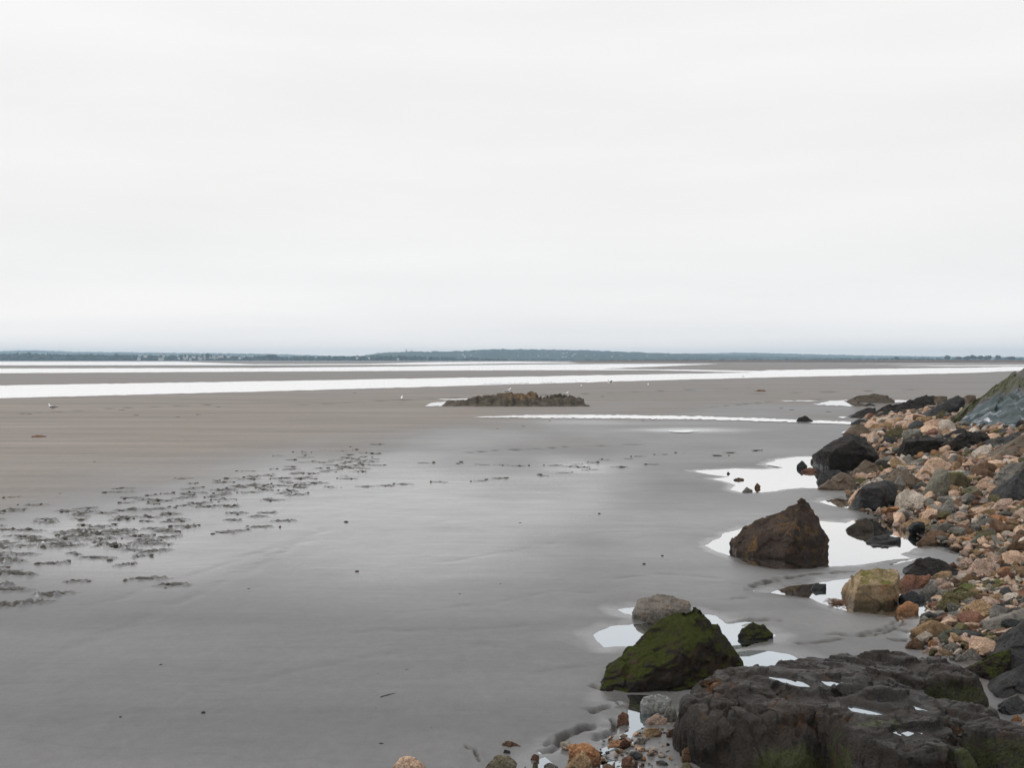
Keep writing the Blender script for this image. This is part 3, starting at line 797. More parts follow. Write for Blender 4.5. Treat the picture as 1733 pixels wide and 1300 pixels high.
B('boulder', 'a', [(905, 1130), (1000, 950), (1100, 975), (1112, 1150), (1050, 1210), (920, 1195)], rock_mat('grey_olive_rock', K(118, 114, 102), K(90, 90, 80), K(128, 116, 92), .4, wet=0), 'leaning grey wedge beside an olive block', 'boulder', [(1080, 1000, .0)], None, 6, 28, .04, short='leaning grey wedge')
B('boulder', 'a', [(1100, 985), (1200, 982), (1335, 1080), (1230, 1135), (1110, 1165)], M_olive, 'olive brown block with a shadowed right flank', 'boulder', [(1180, 1000, .1), (1205, 1130, .0)], None, 5, 26, .05, short='olive brown block')
B('boulder', 'a', [(720, 720), (900, 688), (1080, 700), (1140, 760), (1155, 832), (950, 865), (800, 895), (745, 840)], M_black, 'long black block lying across the middle of the bank', 'boulder', [(780, 740, .02), (1080, 730, .05)], 1.5, 6, 24, .04, short='long black block')
B('boulder', 'a', [(1120, 725), (1180, 690), (1260, 640), (1340, 625), (1435, 690), (1445, 742), (1300, 805), (1180, 765)], M_black, 'black rounded boulder right of the long black block', 'boulder', (), 1.6, 6, 14, .08, short='black rounded boulder')
B('boulder', 'a', [(1045, 692), (1200, 618), (1262, 640), (1200, 690), (1120, 722)], M_slate, 'thin dark slab tilted behind the black rounded boulder', 'rock', (), None, 5)
B('boulder', 'a', [(1300, 815), (1370, 765), (1450, 758), (1495, 820), (1440, 858), (1330, 855)], M_stone, 'rounded pale pink granite boulder below the dark rocks', 'boulder', (), None, 6, 12, .06, color=PALE, short='rounded pale pink boulder')
B('boulder', 'a', [(1430, 742), (1560, 700), (1733, 650), (1800, 640), (1800, 720), (1560, 790), (1480, 805)], M_slate, 'dark flat slab at the picture edge under the cliff', 'boulder', (), 2.0, 6)
B('boulder', 'a', [(1488, 905), (1600, 785), (1733, 672), (1830, 650), (1830, 900), (1600, 925), (1505, 935)], M_gbrown, 'big grey-brown sloping boulder cut by the picture edge', 'boulder', (), 1.8, 6, short='big grey-brown boulder at the edge')
B('boulder', 'a', [(1500, 1010), (1600, 920), (1740, 895), (1680, 1040), (1590, 1135), (1510, 1105)], M_grey, 'blue-grey tilted slab leaning on the edge boulder', 'boulder', [(1600, 1060, .0)], None, 6, 26, .05, short='blue-grey tilted slab')
B('boulder', 'a', [(1598, 1185), (1640, 1050), (1733, 960), (1800, 950), (1800, 1250), (1620, 1225)], M_slate, 'dark smooth boulder half cut off by the picture edge', 'boulder', (), 1.2, 6, short='dark smooth edge boulder')
B('boulder', 'a', [(275, 395), (350, 347), (480, 332), (580, 350), (648, 392), (600, 408), (300, 412)], rock_mat('weedy_rock', K(78, 68, 58), K(60, 52, 44), K(62, 62, 40), .35, wet=.3), 'low rounded boulder sitting alone in a far pool', 'boulder', (), 3.4, 6, 14, .05, short='low far boulder')
B('boulder', 'a', [(400, 420), (440, 404), (490, 422), (450, 432)], M_slate, 'small dark rock in front of the low far boulder', 'rock', (), None, 3)
B('boulder', 'a', [(265, 532), (420, 455), (490, 448), (497, 498), (350, 538)], M_black, 'flat black wedge at the far tip of the bank', 'rock', (), 2.0, 5, short='flat black wedge')
B('boulder', 'a', [(505, 515), (560, 450), (620, 422), (740, 398), (785, 480), (700, 500), (540, 524)], M_black, 'long dark brown rock near the far tip of the bank', 'boulder', (), 2.5, 6, 16, .06)
B('boulder', 'a', [(715, 492), (760, 400), (830, 370), (920, 335), (990, 340), (988, 425), (900, 465), (790, 486)], M_black, 'tall black hump standing highest at the far end', 'boulder', (), 2.6, 6, 16, .05, short='tall black hump')
B('boulder', 'a', [(970, 345), (1090, 352), (1088, 378), (1010, 395), (970, 430)], M_gbrown, 'squared brown rock joined behind the tall black hump', 'rock', (), None, 5)
B('boulder', 'a', [(890, 545), (960, 470), (1180, 345), (1235, 372), (1165, 455), (1010, 505), (940, 548)], M_slate, 'long grey slab leaning uphill left of the cliff', 'boulder', (), 2.2, 6, 28, .04, short='long grey leaning slab')
B('boulder', 'a', [(1165, 440), (1255, 340), (1330, 345), (1240, 432)], M_gbrown, 'brown ridge of rock between grey slab and cliff', 'rock', (), None, 5)
B('boulder', 'a', [(1000, 505), (1050, 470), (1115, 490), (1100, 535), (1020, 545)], M_olive, 'small olive weedy rock below the long grey slab', 'rock', (), None, 5)
B('boulder', 'a', [(235, 645), (300, 592), (380, 585), (462, 645), (400, 695), (300, 675)], M_gbrown, 'grey-brown rock on wet sand behind the black angular boulder', 'rock', (), None, 5)
B('boulder', 'a', [(272, 592), (310, 560), (380, 538), (412, 582), (340, 598)], M_slate, 'dark twin-peaked rock on the sand short of the flat wedge', 'rock', (), None, 5)
B('boulder', 'a', [(570, 645), (690, 600), (755, 640), (700, 705), (590, 695)], M_olive, 'olive brown rock among the pink stones of the far bank', 'rock', (), None, 5, short='olive brown rock')
B('boulder', 'a', [(532, 732), (580, 688), (650, 688), (685, 730), (610, 760)], M_slate, 'dark grey rock behind the small pool between boulders', 'rock', (), None, 5)
B('boulder', 'a', [(488, 802), (540, 752), (595, 780), (560, 815)], M_slate, 'dark pointed stone at the back of the small pool', 'rock', (), None, 5)
B('boulder', 'a', [(512, 845), (580, 780), (655, 852), (580, 872)], M_slate, 'dark pyramid-shaped stone mirrored in the small pool', 'rock', (), None, 5)
B('boulder', 'a', [(648, 815), (700, 772), (755, 800), (745, 855), (660, 852)], M_slate, 'dark blunt stone touching the long black block', 'rock', (), None, 5)
B('boulder', 'm', [(222, 571), (240, 536), (285, 521), (320, 545), (342, 571)], M_black, 'lone dark rock on the long thin slick of water', 'rock', (), None, 5, short='lone dark rock')
B('boulder', 'b', [(408, 378), (480, 335), (600, 325), (705, 350), (680, 372), (560, 402), (460, 402)], M_slate, 'flat dark wedge lying in the pool right of the pointed boulder', 'rock', (), None, 5, short='flat dark wedge in the pool')
B('boulder', 'b', [(248, 266), (380, 200), (412, 175), (468, 222), (460, 284), (330, 298)], rock_mat('red_tipped_rock', K(64, 58, 50), K(44, 42, 36), K(136, 80, 58), .35, wet=.2), 'black stone with a reddish tip in the boulder pool', 'rock', (), None, 5)
B('boulder', 'c', [(1080, 392), (1110, 330), (1180, 295), (1260, 320), (1322, 380), (1300, 414), (1110, 420)], M_mossy, 'small dark rounded rock right of the mossy wedge', 'rock', (), None, 5, 14, .06, short='small dark rounded rock')
# edge of the picture, close by
B('boulder', 'd', [(1590, 410), (1650, 220), (1733, 60), (1830, 20), (1830, 430), (1600, 450)], M_slate, 'upright dark grey boulder cut by the edge above the slab', 'boulder', (), .9, 6, 24, .05)
B('boulder', 'd', [(1535, 545), (1640, 450), (1740, 368), (1840, 360), (1840, 580), (1560, 660)], M_slate, 'smooth blue-grey boulder resting against the slab', 'boulder', (), .7, 6, 18, .04)
B('boulder', 'd', [(1555, 695), (1620, 620), (1690, 588), (1740, 640), (1720, 760), (1640, 780), (1580, 745)], M_slate, 'grey angular rock in the gap right of the slab', 'rock', (), .45, 6)
B('boulder', 'd', [(1400, 372), (1520, 300), (1650, 235), (1650, 335), (1560, 520), (1480, 440)], M_mossy, 'bright green mossy ledge behind the slab', 'rock', (), .6, 6, 14, .06)
B('boulder', 'b', [(1150, 805), (1250, 732), (1500, 708), (1733, 698), (1800, 700), (1800, 775), (1500, 825), (1350, 845)], M_olive, 'long low olive slab lying among the stones', 'boulder', (), .7, 6, 18, .06, short='long low olive slab')
B('boulder', 'b', [(1412, 1052), (1520, 1010), (1740, 940), (1800, 940), (1800, 1150), (1530, 1178), (1480, 1125)], M_grey, 'broad pale grey slab at the picture edge with a sharp crest', 'boulder', [(1530, 1030, .02), (1560, 1150, .0)], .7, 6, 28, .04, short='broad pale grey slab')

# stones one can pick out on the bank: outline, colour, words
ST = [
    ('a', [(280, 1220), (320, 1140), (450, 1075), (390, 1180), (350, 1287), (300, 1250)], PEACH, 'peach'), ('a', [(865, 960), (920, 890), (1050, 860), (1082, 940), (1010, 955), (970, 1040), (900, 1012)], PEACH, 'pale peach'),
    ('a', [(680, 1170), (760, 1120), (870, 1170), (940, 1250), (870, 1290), (800, 1287), (690, 1262)], PALE, 'pale pinkish'), ('a', [(1135, 760), (1200, 720), (1237, 760), (1230, 812), (1150, 828)], GREY, 'cube-shaped grey'),
    ('a', [(1230, 940), (1290, 865), (1310, 920), (1280, 960), (1180, 965)], PEACH, 'peach'), ('a', [(1040, 840), (1090, 810), (1125, 850), (1090, 900)], PINK, 'pink'), ('a', [(1210, 850), (1270, 795), (1305, 850), (1260, 870)], OLIVE, 'olive'),
    ('a', [(1310, 950), (1400, 890), (1500, 920), (1510, 990), (1400, 1030), (1330, 1000)], BROWN, 'brown'), ('a', [(1195, 990), (1290, 975), (1380, 1000), (1300, 1050), (1220, 1030)], GREY, 'blue-grey'), ('a', [(490, 1020), (600, 950), (670, 945), (620, 1000), (520, 1035)], PEACH, 'peach'),
    ('a', [(300, 1050), (400, 1030), (420, 1060), (350, 1100)], OLIVE, 'olive'), ('a', [(310, 1010), (370, 985), (430, 1010), (380, 1040)], PINK, 'pink'), ('a', [(780, 900), (900, 860), (975, 845), (900, 930), (800, 945)], GREY, 'grey'),
    ('a', [(1230, 1150), (1300, 1100), (1440, 1120), (1400, 1160), (1260, 1175)], GREY, 'grey'), ('a', [(1180, 1130), (1210, 1105), (1240, 1140), (1210, 1170)], PALE, 'pale'),
    ('a', [(1430, 1160), (1480, 1130), (1540, 1160), (1480, 1180)], ORANGE, 'orange'), ('a', [(1030, 1270), (1110, 1205), (1150, 1250), (1140, 1300), (1050, 1310)], GREY, 'grey'),
    ('b', [(700, 252), (800, 200), (940, 183), (952, 212), (860, 287), (740, 278)], TAN, 'tan wedge-shaped'), ('b', [(880, 288), (960, 235), (1080, 245), (1085, 292), (960, 315)], OLIVE, 'oval olive'), ('b', [(885, 178), (910, 103), (1012, 108), (1002, 192), (950, 204)], PEACH, 'peach'),
    ('b', [(1005, 185), (1100, 18), (1155, 60), (1155, 122), (1060, 175)], GREY, 'upright triangular grey'), ('b', [(1185, 97), (1230, 65), (1282, 85), (1252, 122), (1200, 122)], PALE, 'white egg-shaped'), ('b', [(1475, 92), (1540, 28), (1640, 13), (1648, 100), (1560, 143)], PINK, 'large blocky pink'),
    ('b', [(1108, 242), (1180, 180), (1290, 168), (1352, 205), (1250, 228), (1150, 248)], SLATE, 'dark lens-shaped'), ('b', [(838, 392), (900, 340), (980, 335), (1003, 392), (900, 414)], BROWN, 'brown'), ('b', [(700, 742), (730, 660), (945, 660), (942, 702), (850, 784), (720, 788)], RED, 'large reddish-brown'),
    ('b', [(868, 792), (960, 700), (1012, 740), (1002, 812), (930, 855)], GREY, 'speckled grey'), ('b', [(698, 832), (800, 790), (890, 828), (902, 882), (760, 893)], SLATE, 'flat dark'), ('b', [(680, 932), (760, 884), (852, 908), (852, 962), (790, 992), (700, 955)], ORANGE, 'orange-brown'),
    ('b', [(938, 962), (1000, 928), (1057, 955), (1040, 984), (950, 988)], BROWN, 'brown'), ('b', [(1000, 932), (1110, 768), (1152, 810), (1228, 962), (1100, 980)], OLIVE, 'olive wedge-shaped'), ('b', [(1278, 622), (1330, 508), (1420, 518), (1498, 560), (1440, 703), (1350, 713)], PINK, 'large heart-shaped pink'),
    ('b', [(1163, 592), (1220, 530), (1290, 518), (1322, 560), (1250, 625)], PINK, 'smooth pink'), ('b', [(1478, 522), (1540, 493), (1602, 530), (1560, 603), (1490, 592)], PINK, 'pink'), ('b', [(1168, 902), (1200, 798), (1340, 798), (1362, 842), (1250, 925)], OLIVE, 'olive'),
    ('b', [(1228, 932), (1330, 868), (1400, 868), (1512, 962), (1400, 1044), (1250, 1005)], TAN, 'large speckled tan'), ('b', [(1478, 922), (1560, 888), (1612, 950), (1540, 993), (1500, 972)], SLATE, 'oval slate'), ('b', [(1568, 892), (1650, 848), (1740, 853), (1700, 955), (1620, 955)], SLATE, 'dark slate'),
    ('b', [(1058, 1022), (1110, 998), (1242, 1040), (1210, 1093), (1120, 1114), (1060, 1063)], PINK, 'pale pink'), ('b', [(1018, 1182), (1070, 1118), (1180, 1108), (1312, 1192), (1250, 1254), (1040, 1245)], K(92, 94, 82), 'large dark green-grey'), ('b', [(1318, 1222), (1400, 1128), (1482, 1190), (1492, 1222), (1350, 1244)], TAN, 'tan'),
    ('b', [(1258, 1092), (1400, 1068), (1432, 1120), (1330, 1164)], RED, 'reddish'), ('b', [(1478, 832), (1580, 798), (1632, 840), (1540, 873)], GREY, 'flat grey'), ('b', [(1378, 852), (1440, 828), (1547, 870), (1480, 893)], RED, 'flat reddish'),
    ('b', [(945, 690), (1060, 620), (1130, 630), (1130, 690), (1040, 715)], TAN, 'tan'), ('b', [(1100, 730), (1150, 680), (1210, 720), (1170, 770)], BROWN, 'brown'), ('b', [(1205, 715), (1270, 690), (1330, 715), (1250, 740)], GREY, 'grey'), ('b', [(1010, 690), (1060, 680), (1100, 720), (1040, 740)], PINK, 'pink'),
    ('b', [(1590, 610), (1680, 570), (1733, 620), (1650, 650)], TAN, 'tan'), ('b', [(1600, 545), (1690, 520), (1760, 545), (1700, 575)], PEACH, 'peach'), ('b', [(1300, 470), (1340, 425), (1405, 450), (1380, 490)], OLIVE, 'olive'), ('b', [(1100, 350), (1130, 320), (1190, 360), (1150, 385)], PEACH, 'peach'),
    ('b', [(1290, 400), (1350, 325), (1410, 330), (1430, 400), (1350, 430)], K(104, 108, 96), 'rounded green-grey'), ('b', [(1200, 355), (1330, 300), (1380, 320), (1300, 375)], TAN, 'flat tan'), ('b', [(1480, 130), (1400, 180), (1310, 140), (1420, 100)], PEACH, 'flat peach'), ('b', [(1600, 215), (1640, 185), (1710, 215), (1650, 250)], SLATE, 'small blue-black'),
    ('b', [(480, 135), (520, 95), (600, 120), (570, 160)], PINK, 'round pinkish'), ('b', [(810, 185), (850, 150), (890, 175), (860, 195)], SLATE, 'round slate'), ('b', [(1090, 1250), (1140, 1225), (1195, 1250), (1190, 1290), (1060, 1290)], GREY, 'grey'), ('b', [(920, 1270), (980, 1245), (1050, 1270), (1040, 1300), (900, 1300)], PINK, 'pinkish'),
    ('f', [(660, 240), (720, 170), (800, 110), (830, 200), (740, 235)], PEACH, 'jagged peach'), ('f', [(510, 230), (530, 195), (575, 220), (550, 245)], ORANGE, 'orange'), ('f', [(260, 380), (300, 345), (345, 360), (320, 410)], PEACH, 'peach'), ('f', [(655, 450), (680, 415), (735, 450), (730, 490)], PEACH, 'peach'),
    ('f', [(730, 440), (790, 405), (960, 415), (1030, 460), (900, 500), (760, 500)], K(118, 116, 96), 'long mossy grey'), ('f', [(975, 480), (1050, 445), (1120, 480), (1040, 500)], ORANGE, 'orange'), ('f', [(1050, 640), (1100, 560), (1255, 545), (1265, 650), (1150, 705)], PINK, 'blocky pink'),
    ('f', [(600, 590), (800, 510), (1100, 540), (900, 640), (680, 650)], BROWN, 'broad flat brown'), ('f', [(800, 700), (960, 600), (1060, 580), (1000, 680), (860, 720)], TAN, 'flat tan'),
    ('f', [(550, 985), (590, 940), (660, 990), (630, 1030), (560, 1025)], PEACH, 'peach'), ('f', [(680, 1000), (760, 940), (850, 960), (780, 1020)], TAN, 'tan'), ('f', [(1020, 1080), (1100, 1040), (1210, 1070), (1150, 1140)], BROWN, 'brown'), ('f', [(1215, 1100), (1290, 1030), (1400, 1040), (1390, 1110)], PEACH, 'peach'),
    ('c', [(408, 852), (430, 820), (540, 788), (622, 830), (612, 902), (540, 935), (420, 935)], K(150, 152, 150), 'rounded blue-grey'), ('c', [(448, 972), (520, 923), (602, 960), (590, 1013), (470, 998)], PINK, 'pinkish'), ('c', [(575, 920), (610, 870), (655, 900), (660, 990), (600, 1000)], GREY, 'grey'),
    ('c', [(418, 1082), (450, 1028), (510, 1013), (553, 1050), (520, 1093), (440, 1104)], TAN, 'rounded tan'), ('c', [(588, 1062), (640, 1028), (692, 1070), (660, 1113), (600, 1104)], BROWN, 'brown'), ('c', [(180, 1162), (210, 1110), (310, 1113), (362, 1142), (260, 1152)], ORANGE, 'long orange'),
    ('c', [(248, 962), (280, 913), (326, 928), (332, 992), (270, 1003)], RED, 'reddish'), ('c', [(280, 1243), (330, 1213), (392, 1260), (370, 1292), (280, 1284)], RED, 'dark red'), ('c', [(650, 752), (730, 700), (800, 690), (830, 730), (720, 765)], PINK, 'pinkish'), ('c', [(815, 690), (850, 655), (882, 672), (840, 700)], ORANGE, 'small orange'),
    ('c', [(360, 1140), (400, 1090), (440, 1110), (430, 1150)], GREY, 'small grey'), ('c', [(690, 1270), (700, 1170), (740, 1150), (770, 1230), (760, 1290)], BROWN, 'upright brown'), ('c', [(620, 1030), (650, 990), (672, 1010), (650, 1035)], TAN, 'small tan'),
    ('g', [(1392, 830), (1400, 765), (1500, 763), (1582, 800), (1582, 852), (1500, 890)], ORANGE, 'blocky orange-brown'), ('g', [(1385, 885), (1480, 795), (1532, 860), (1510, 910), (1380, 925)], TAN, 'slanted tan'), ('g', [(355, 907), (400, 845), (500, 838), (558, 900), (555, 960), (355, 960)], PEACH, 'lone peach'),
    ('g', [(1000, 762), (1060, 744), (1117, 775), (1090, 797), (1010, 784)], BROWN, 'oval brown'), ('g', [(913, 892), (960, 840), (1040, 828), (1087, 880), (1082, 960), (910, 960)], K(112, 106, 88), 'large rounded greenish'), ('g', [(1010, 822), (1020, 793), (1052, 805), (1045, 832)], SLATE, 'small black'),
    ('g', [(1168, 852), (1190, 820), (1222, 830), (1215, 862)], RED, 'small red'), ('g', [(1180, 895), (1195, 860), (1215, 870), (1210, 905)], OLIVE, 'small olive'), ('g', [(1250, 890), (1285, 868), (1330, 895), (1300, 910)], GREY, 'low grey'),
    ('d', [(983, 282), (1060, 224), (1132, 245), (1132, 303), (1060, 314)], PINK, 'rounded pink'), ('d', [(1128, 242), (1210, 203), (1262, 225), (1250, 283), (1160, 289)], GREY, 'rounded grey'), ('d', [(1148, 292), (1190, 268), (1227, 295), (1200, 323)], PINK, 'small pink'), ('d', [(1228, 332), (1350, 243), (1417, 305), (1380, 364), (1260, 364)], GREY, 'triangular speckled grey'),
    ('d', [(1398, 272), (1530, 203), (1592, 240), (1500, 314), (1420, 314)], OLIVE, 'olive'), ('d', [(868, 232), (930, 163), (1002, 220), (980, 279)], BROWN, 'dark brown'), ('d', [(1638, 772), (1680, 733), (1718, 770), (1680, 818)], ORANGE, 'bright orange'), ('d', [(1640, 190), (1670, 145), (1700, 170), (1690, 210)], PEACH, 'peach'), ('d', [(1570, 195), (1600, 170), (1640, 190), (1620, 220)], PINK, 'pinkish'),
    ('d', [(1700, 830), (1720, 780), (1770, 790), (1760, 870)], PINK, 'pinkish white'),
    ('e', [(478, 310), (490, 288), (512, 310)], SLATE, 'tiny dark'), ('e', [(538, 354), (580, 338), (626, 348), (590, 364)], BROWN, 'flat brown'), ('e', [(608, 458), (650, 420), (700, 445), (690, 464)], GREY, 'rounded grey'), ('e', [(712, 415), (735, 384), (762, 405), (740, 430)], BROWN, 'upright brown'),
    ('e', [(1068, 232), (1110, 196), (1155, 235), (1120, 264)], SLATE, 'dark rounded'), ('e', [(1112, 282), (1170, 255), (1242, 272), (1200, 296)], RED, 'flat rust-brown'), ('e', [(1184, 190), (1215, 152), (1255, 185), (1220, 214)], GREY, 'grey'), ('e', [(1240, 200), (1255, 172), (1275, 190), (1258, 210)], SLATE, 'small black'),
    ('e', [(1495, 576), (1508, 555), (1522, 570)], SLATE, 'tiny dark'), ('e', [(1190, 1270), (1210, 1225), (1315, 1240), (1260, 1287)], SLATE, 'dark'), ('e', [(1620, 680), (1600, 720), (1690, 735)], RED, 'small reddish'),
]
M_by = {}
stones = []
for k, pts, colr, wd in ST:
    jj = rnd.uniform(.9, 1.08)
    o = px_rock('stone', k, pts, M_stone, None, sub=5, p=22, amp=.06, color=(colr[0] * jj, colr[1] * jj, colr[2] * jj), sink=.06)
    q = SHAPES_PX[-1]
    stones.append((o, wd, q[0], q[1]))

# loose stones filling the bank: the larger ones one by one
def rand_hull(r_, n=14, flat=.7):
    P = []
    for i in range(n):
        v = np.array([r_.gauss(0, 1) for _ in range(3)]); v /= np.linalg.norm(v)
        P.append(v * np.array([1.0, r_.uniform(.65, .95), flat]) * r_.uniform(.85, 1.1))
    return P
shape_mesh = []
for i in range(22):
    r_ = random.Random(100 + i)
    Vv, f = rock_arrays(rand_hull(r_, r_.choice([8, 9, 11, 14]), r_.uniform(.5, .8)), 4, r_.choice([16, 24, 34]), .07, i)
    o = mk('stone', Vv, f, M_stone); shape_mesh.append(o.data); bpy.data.objects.remove(o)
PAL = [(PEACH, 'peach', 3), (ORANGE, 'orange', 1.1), (PINK, 'pink', 4), (PALE, 'pale', 2.6), (GREY, 'grey', 3.6), (SLATE, 'slate', 1.8), (OLIVE, 'olive', 1.8), (RED, 'reddish', 1.2), (TAN, 'tan', 2.4), (BROWN, 'brown', 2.6)]
def pick(r_, far):
    ws = [p[2] * (1.5 if far and p[1] in ('peach', 'pink', 'tan') else .5 if far and p[1] in ('slate', 'olive') else 1) for p in PAL]
    return r_.choices(PAL, ws)[0]
def project(x, y, z):
    yc = (z - H); fz = y * CP - yc * SP; up = y * SP + yc * CP
    return 866.5 + F * x / fz, 650 - F * up / fz
placed = []
tries = 0
while len(placed) < 185 and tries < 40000:
    tries += 1
    y = math.exp(rnd.uniform(math.log(11.5), math.log(60)))
    xb = float(np.interp(y, _by, _bx))
    x = rnd.uniform(xb - .15, .535 * y)
    if x < xb - .1: continue
    r_ = min(.55, max(.08, rnd.lognormvariate(math.log(.0080 * y + .085), .36)))
    z = float(bank(x, y)) + SAND
    px, py = project(x, y, z + r_ * .4)
    if px > 1745 or py > 1125 or (px > 1610 and py < 738): continue
    rp = r_ / y * F
    if rp < 5: continue
    if any((px - q[0]) ** 2 / (q[2] + rp * .4) ** 2 + (py - q[1]) ** 2 / (q[3] + rp * .25) ** 2 < 1 for q in SHAPES_PX): continue
    if any((x - q[0]) ** 2 + (y - q[1]) ** 2 < (.56 * (r_ + q[2])) ** 2 for q in placed): continue
    placed.append((x, y, r_))
    c, wd, _ = pick(rnd, y > 24)
    o = bpy.data.objects.new('stone', rnd.choice(shape_mesh)); COL.objects.link(o)
    o.location = (x, y, z + r_ * rnd.uniform(.05, .3)); s_ = r_
    o.scale = (s_, s_, s_); o.rotation_euler = (rnd.gauss(0, .35), rnd.gauss(0, .35), rnd.uniform(0, 6.28))
    j = lambda: rnd.uniform(.85, 1.12)
    jj = j(); o.color = (c[0] * jj, c[1] * jj * rnd.uniform(.97, 1.03), c[2] * jj, 1)
    szw = 'big' if rp > 17 else 'mid-sized' if rp > 10 else 'small'
    stones.append((o, szw + ' ' + wd, px, py))

# labels for the stones: colour and shape, then the landmark each lies by
LAND += [('cliff', 1680, 690, 60), ('foreground slab', 1430, 1200, 290), ('mossy wedge rock', 1120, 1095, 70)]
LAND = [q for q in LAND if q[0] != 'green mossy wedge rock']
ORD = ['nearest', 'second nearest', 'third nearest', 'fourth nearest', 'fifth nearest', 'sixth nearest', 'seventh nearest', 'eighth nearest', 'ninth nearest', 'tenth nearest']
def rel(px, py, skip=()):
    best = sorted((math.hypot((px - q[1]) / 1.0, (py - q[2]) * 1.6) - q[3] * .7, q) for q in LAND if q[0] not in skip)[0][1]
    dx, dy = px - best[1], (py - best[2]) * 1.6
    w_ = ('right of' if dx > 0 else 'left of') if abs(dx) > abs(dy) else ('below' if dy > 0 else 'above')
    return w_, best[0], math.hypot(dx, dy)
rows = {}
for o, wd, px, py in stones:
    w_, b_, d_ = rel(px, py)
    rows.setdefault(f'{wd} stone {w_} the {b_}', []).append((d_, o, w_, b_))
for lab, q in rows.items():
    q.sort(key=lambda e: e[0])
    for i, (d_, o, w_, b_) in enumerate(q):
        l_ = lab if len(q) == 1 else lab + (', ' + ORD[min(i, 9)] + ' of its kind' if len(lab.split()) < 11 else ', ' + ORD[min(i, 9)])
        tag(o, l_, 'stone', 'stones of the bank')

# the rest of the stony bank
sv, sf, sc_ = [], [], []
u2, f2 = ico(2)
base_shapes = []
for i in range(14):
    r_ = random.Random(500 + i)
    base_shapes.append(rock_arrays(rand_hull(r_, r_.choice([8, 9, 11]), r_.uniform(.5, .8)), 2, 20, .05, i)[0])
nr = np.random.RandomState(11)
cnt = 0
def add_loose(x, y, r_, far, lift=.0):
    global cnt
    Vv = base_shapes[nr.randint(14)]
    a = nr.uniform(0, 6.28); ca, sa = math.cos(a), math.sin(a); tl = nr.normal(0, .3)
    q = Vv * r_ * nr.uniform(.8, 1.2, 3)
    q = np.stack([q[:, 0], q[:, 1] * math.cos(tl) - q[:, 2] * math.sin(tl), q[:, 1] * math.sin(tl) + q[:, 2] * math.cos(tl)], 1)
    q = np.stack([q[:, 0] * ca - q[:, 1] * sa, q[:, 0] * sa + q[:, 1] * ca, q[:, 2]], 1)
    z = float(bank(x, y)) + SAND + r_ * nr.uniform(-.1, .3) + lift
    sv.append(q + np.array([x, y, z])); sf.append(f2 + cnt * len(u2)); cnt += 1
    c = pick(rnd, far)[0]; c = np.array(c) * nr.uniform(.5, 1.05)
    sc_.append(np.repeat(c[None, :], len(u2), 0))
tries = 0
for i in range(4300):
    y = math.exp(nr.uniform(math.log(11.5), math.log(64)))
    xb = float(np.interp(y, _by, _bx))
    x = nr.uniform(xb - .12, max(.54 * y, xb + .6))
    if nr.rand() > min(1, (max(.54 * y, xb + .6) - xb) / (.13 * y + .6) + .25): continue
    r_ = min(.3, max(.025, nr.lognormal(math.log(.0046 * y + .036), .45)))
    if x < xb + .25 and nr.rand() < .55: continue
    qx, qy = project(x, y, float(bank(x, y)))
    if qx > 1630 and 640 < qy < 728: continue
    add_loose(x, y, r_, y > 24)
for i in range(420):                                                     # stones and grit by the foreground slab
    px, py = nr.uniform(830, 1180), nr.uniform(1205, 1310)
    if py < 1335 - (px - 800) * .33 + nr.normal(0, 8): continue
    g = gz(px, py); add_loose(g[0], g[1], min(.09, nr.lognormal(math.log(.026), .55)), False, -.02)
u1g, f1g = ico(1)
base_n = cnt * len(u2)
for i in range(3600):                                                    # grit in the gaps
    y = math.exp(nr.uniform(math.log(11.5), math.log(40)))
    xb = float(np.interp(y, _by, _bx)); x = nr.uniform(xb - .2, max(.54 * y, xb + .6))
    r_ = nr.lognormal(math.log(.0012 * y + .008), .45)
    q = u1g * (1 + .2 * nr.normal(size=(len(u1g), 1))) * r_ * nr.uniform(.7, 1.3, 3)
    sv.append(q + np.array([x, y, float(bank(x, y)) + SAND + r_ * .4])); sf.append(f1g + base_n); base_n += len(u1g)
    c = np.array(pick(rnd, y > 24)[0]) * nr.uniform(.4, .95); sc_.append(np.repeat(c[None, :], len(u1g), 0))
o = mk('loose_stones', np.concatenate(sv), np.concatenate(sf), M_stuff, None, False, dict(col=np.concatenate(sc_)))
tag(o, 'countless small pink and brown stones covering the bank', 'stones', None, 'stuff')

# ------------------------------------------------------------------ cliff foot at the right edge
def lerp_poly(P, t):
    P = np.asarray(P, float); tt = np.linspace(0, 1, len(P))
    return np.stack([np.interp(t, tt, P[:, i]) for i in range(P.shape[1])], -1)
rp = zp('a', [(1120, 565), (1290, 415), (1490, 262), (1640, 150), (1733, 108), (1900, 40), (2150, -40)])
bp = zp('a', [(1150, 595), (1210, 608), (1340, 612), (1500, 610), (1733, 612), (1950, 640), (2300, 690)])
Bw = np.array([hit(*p) for p in bp])
ydep = Bw[:, 1] + np.array([.3, 1.6, 3.2, 4.5, 5.5, 6.5, 8.0])
Rw = np.array([at(p[0], p[1], y) for p, y in zip(rp, ydep)])
nu, nv = 230, 150
uu = np.linspace(0, 1, nu); vv = np.linspace(-.45, 1.08, nv)
RR, BB = lerp_poly(Rw, uu), lerp_poly(Bw, uu)
CV = np.zeros((nv, nu, 3))
for j, v in enumerate(vv):
    if v < 0:                                                            # back of the ridge
        q = RR.copy(); q[:, 1] += -v * 7; q[:, 0] += -v * 2.0; q[:, 2] = RR[:, 2] * (1 - (v / .45) ** 2) - .3 * (v / .45) ** 2
    else:
        bul = math.sin(min(v, 1) * math.pi) * .28
        q = RR * (1 - v) + BB * v; q[:, 2] += bul * np.clip(uu * 3, 0, 1)
        if v > 1: q[:, 2] -= (v - 1) * 6
    CV[j] = q
CV = CV.reshape(-1, 3)
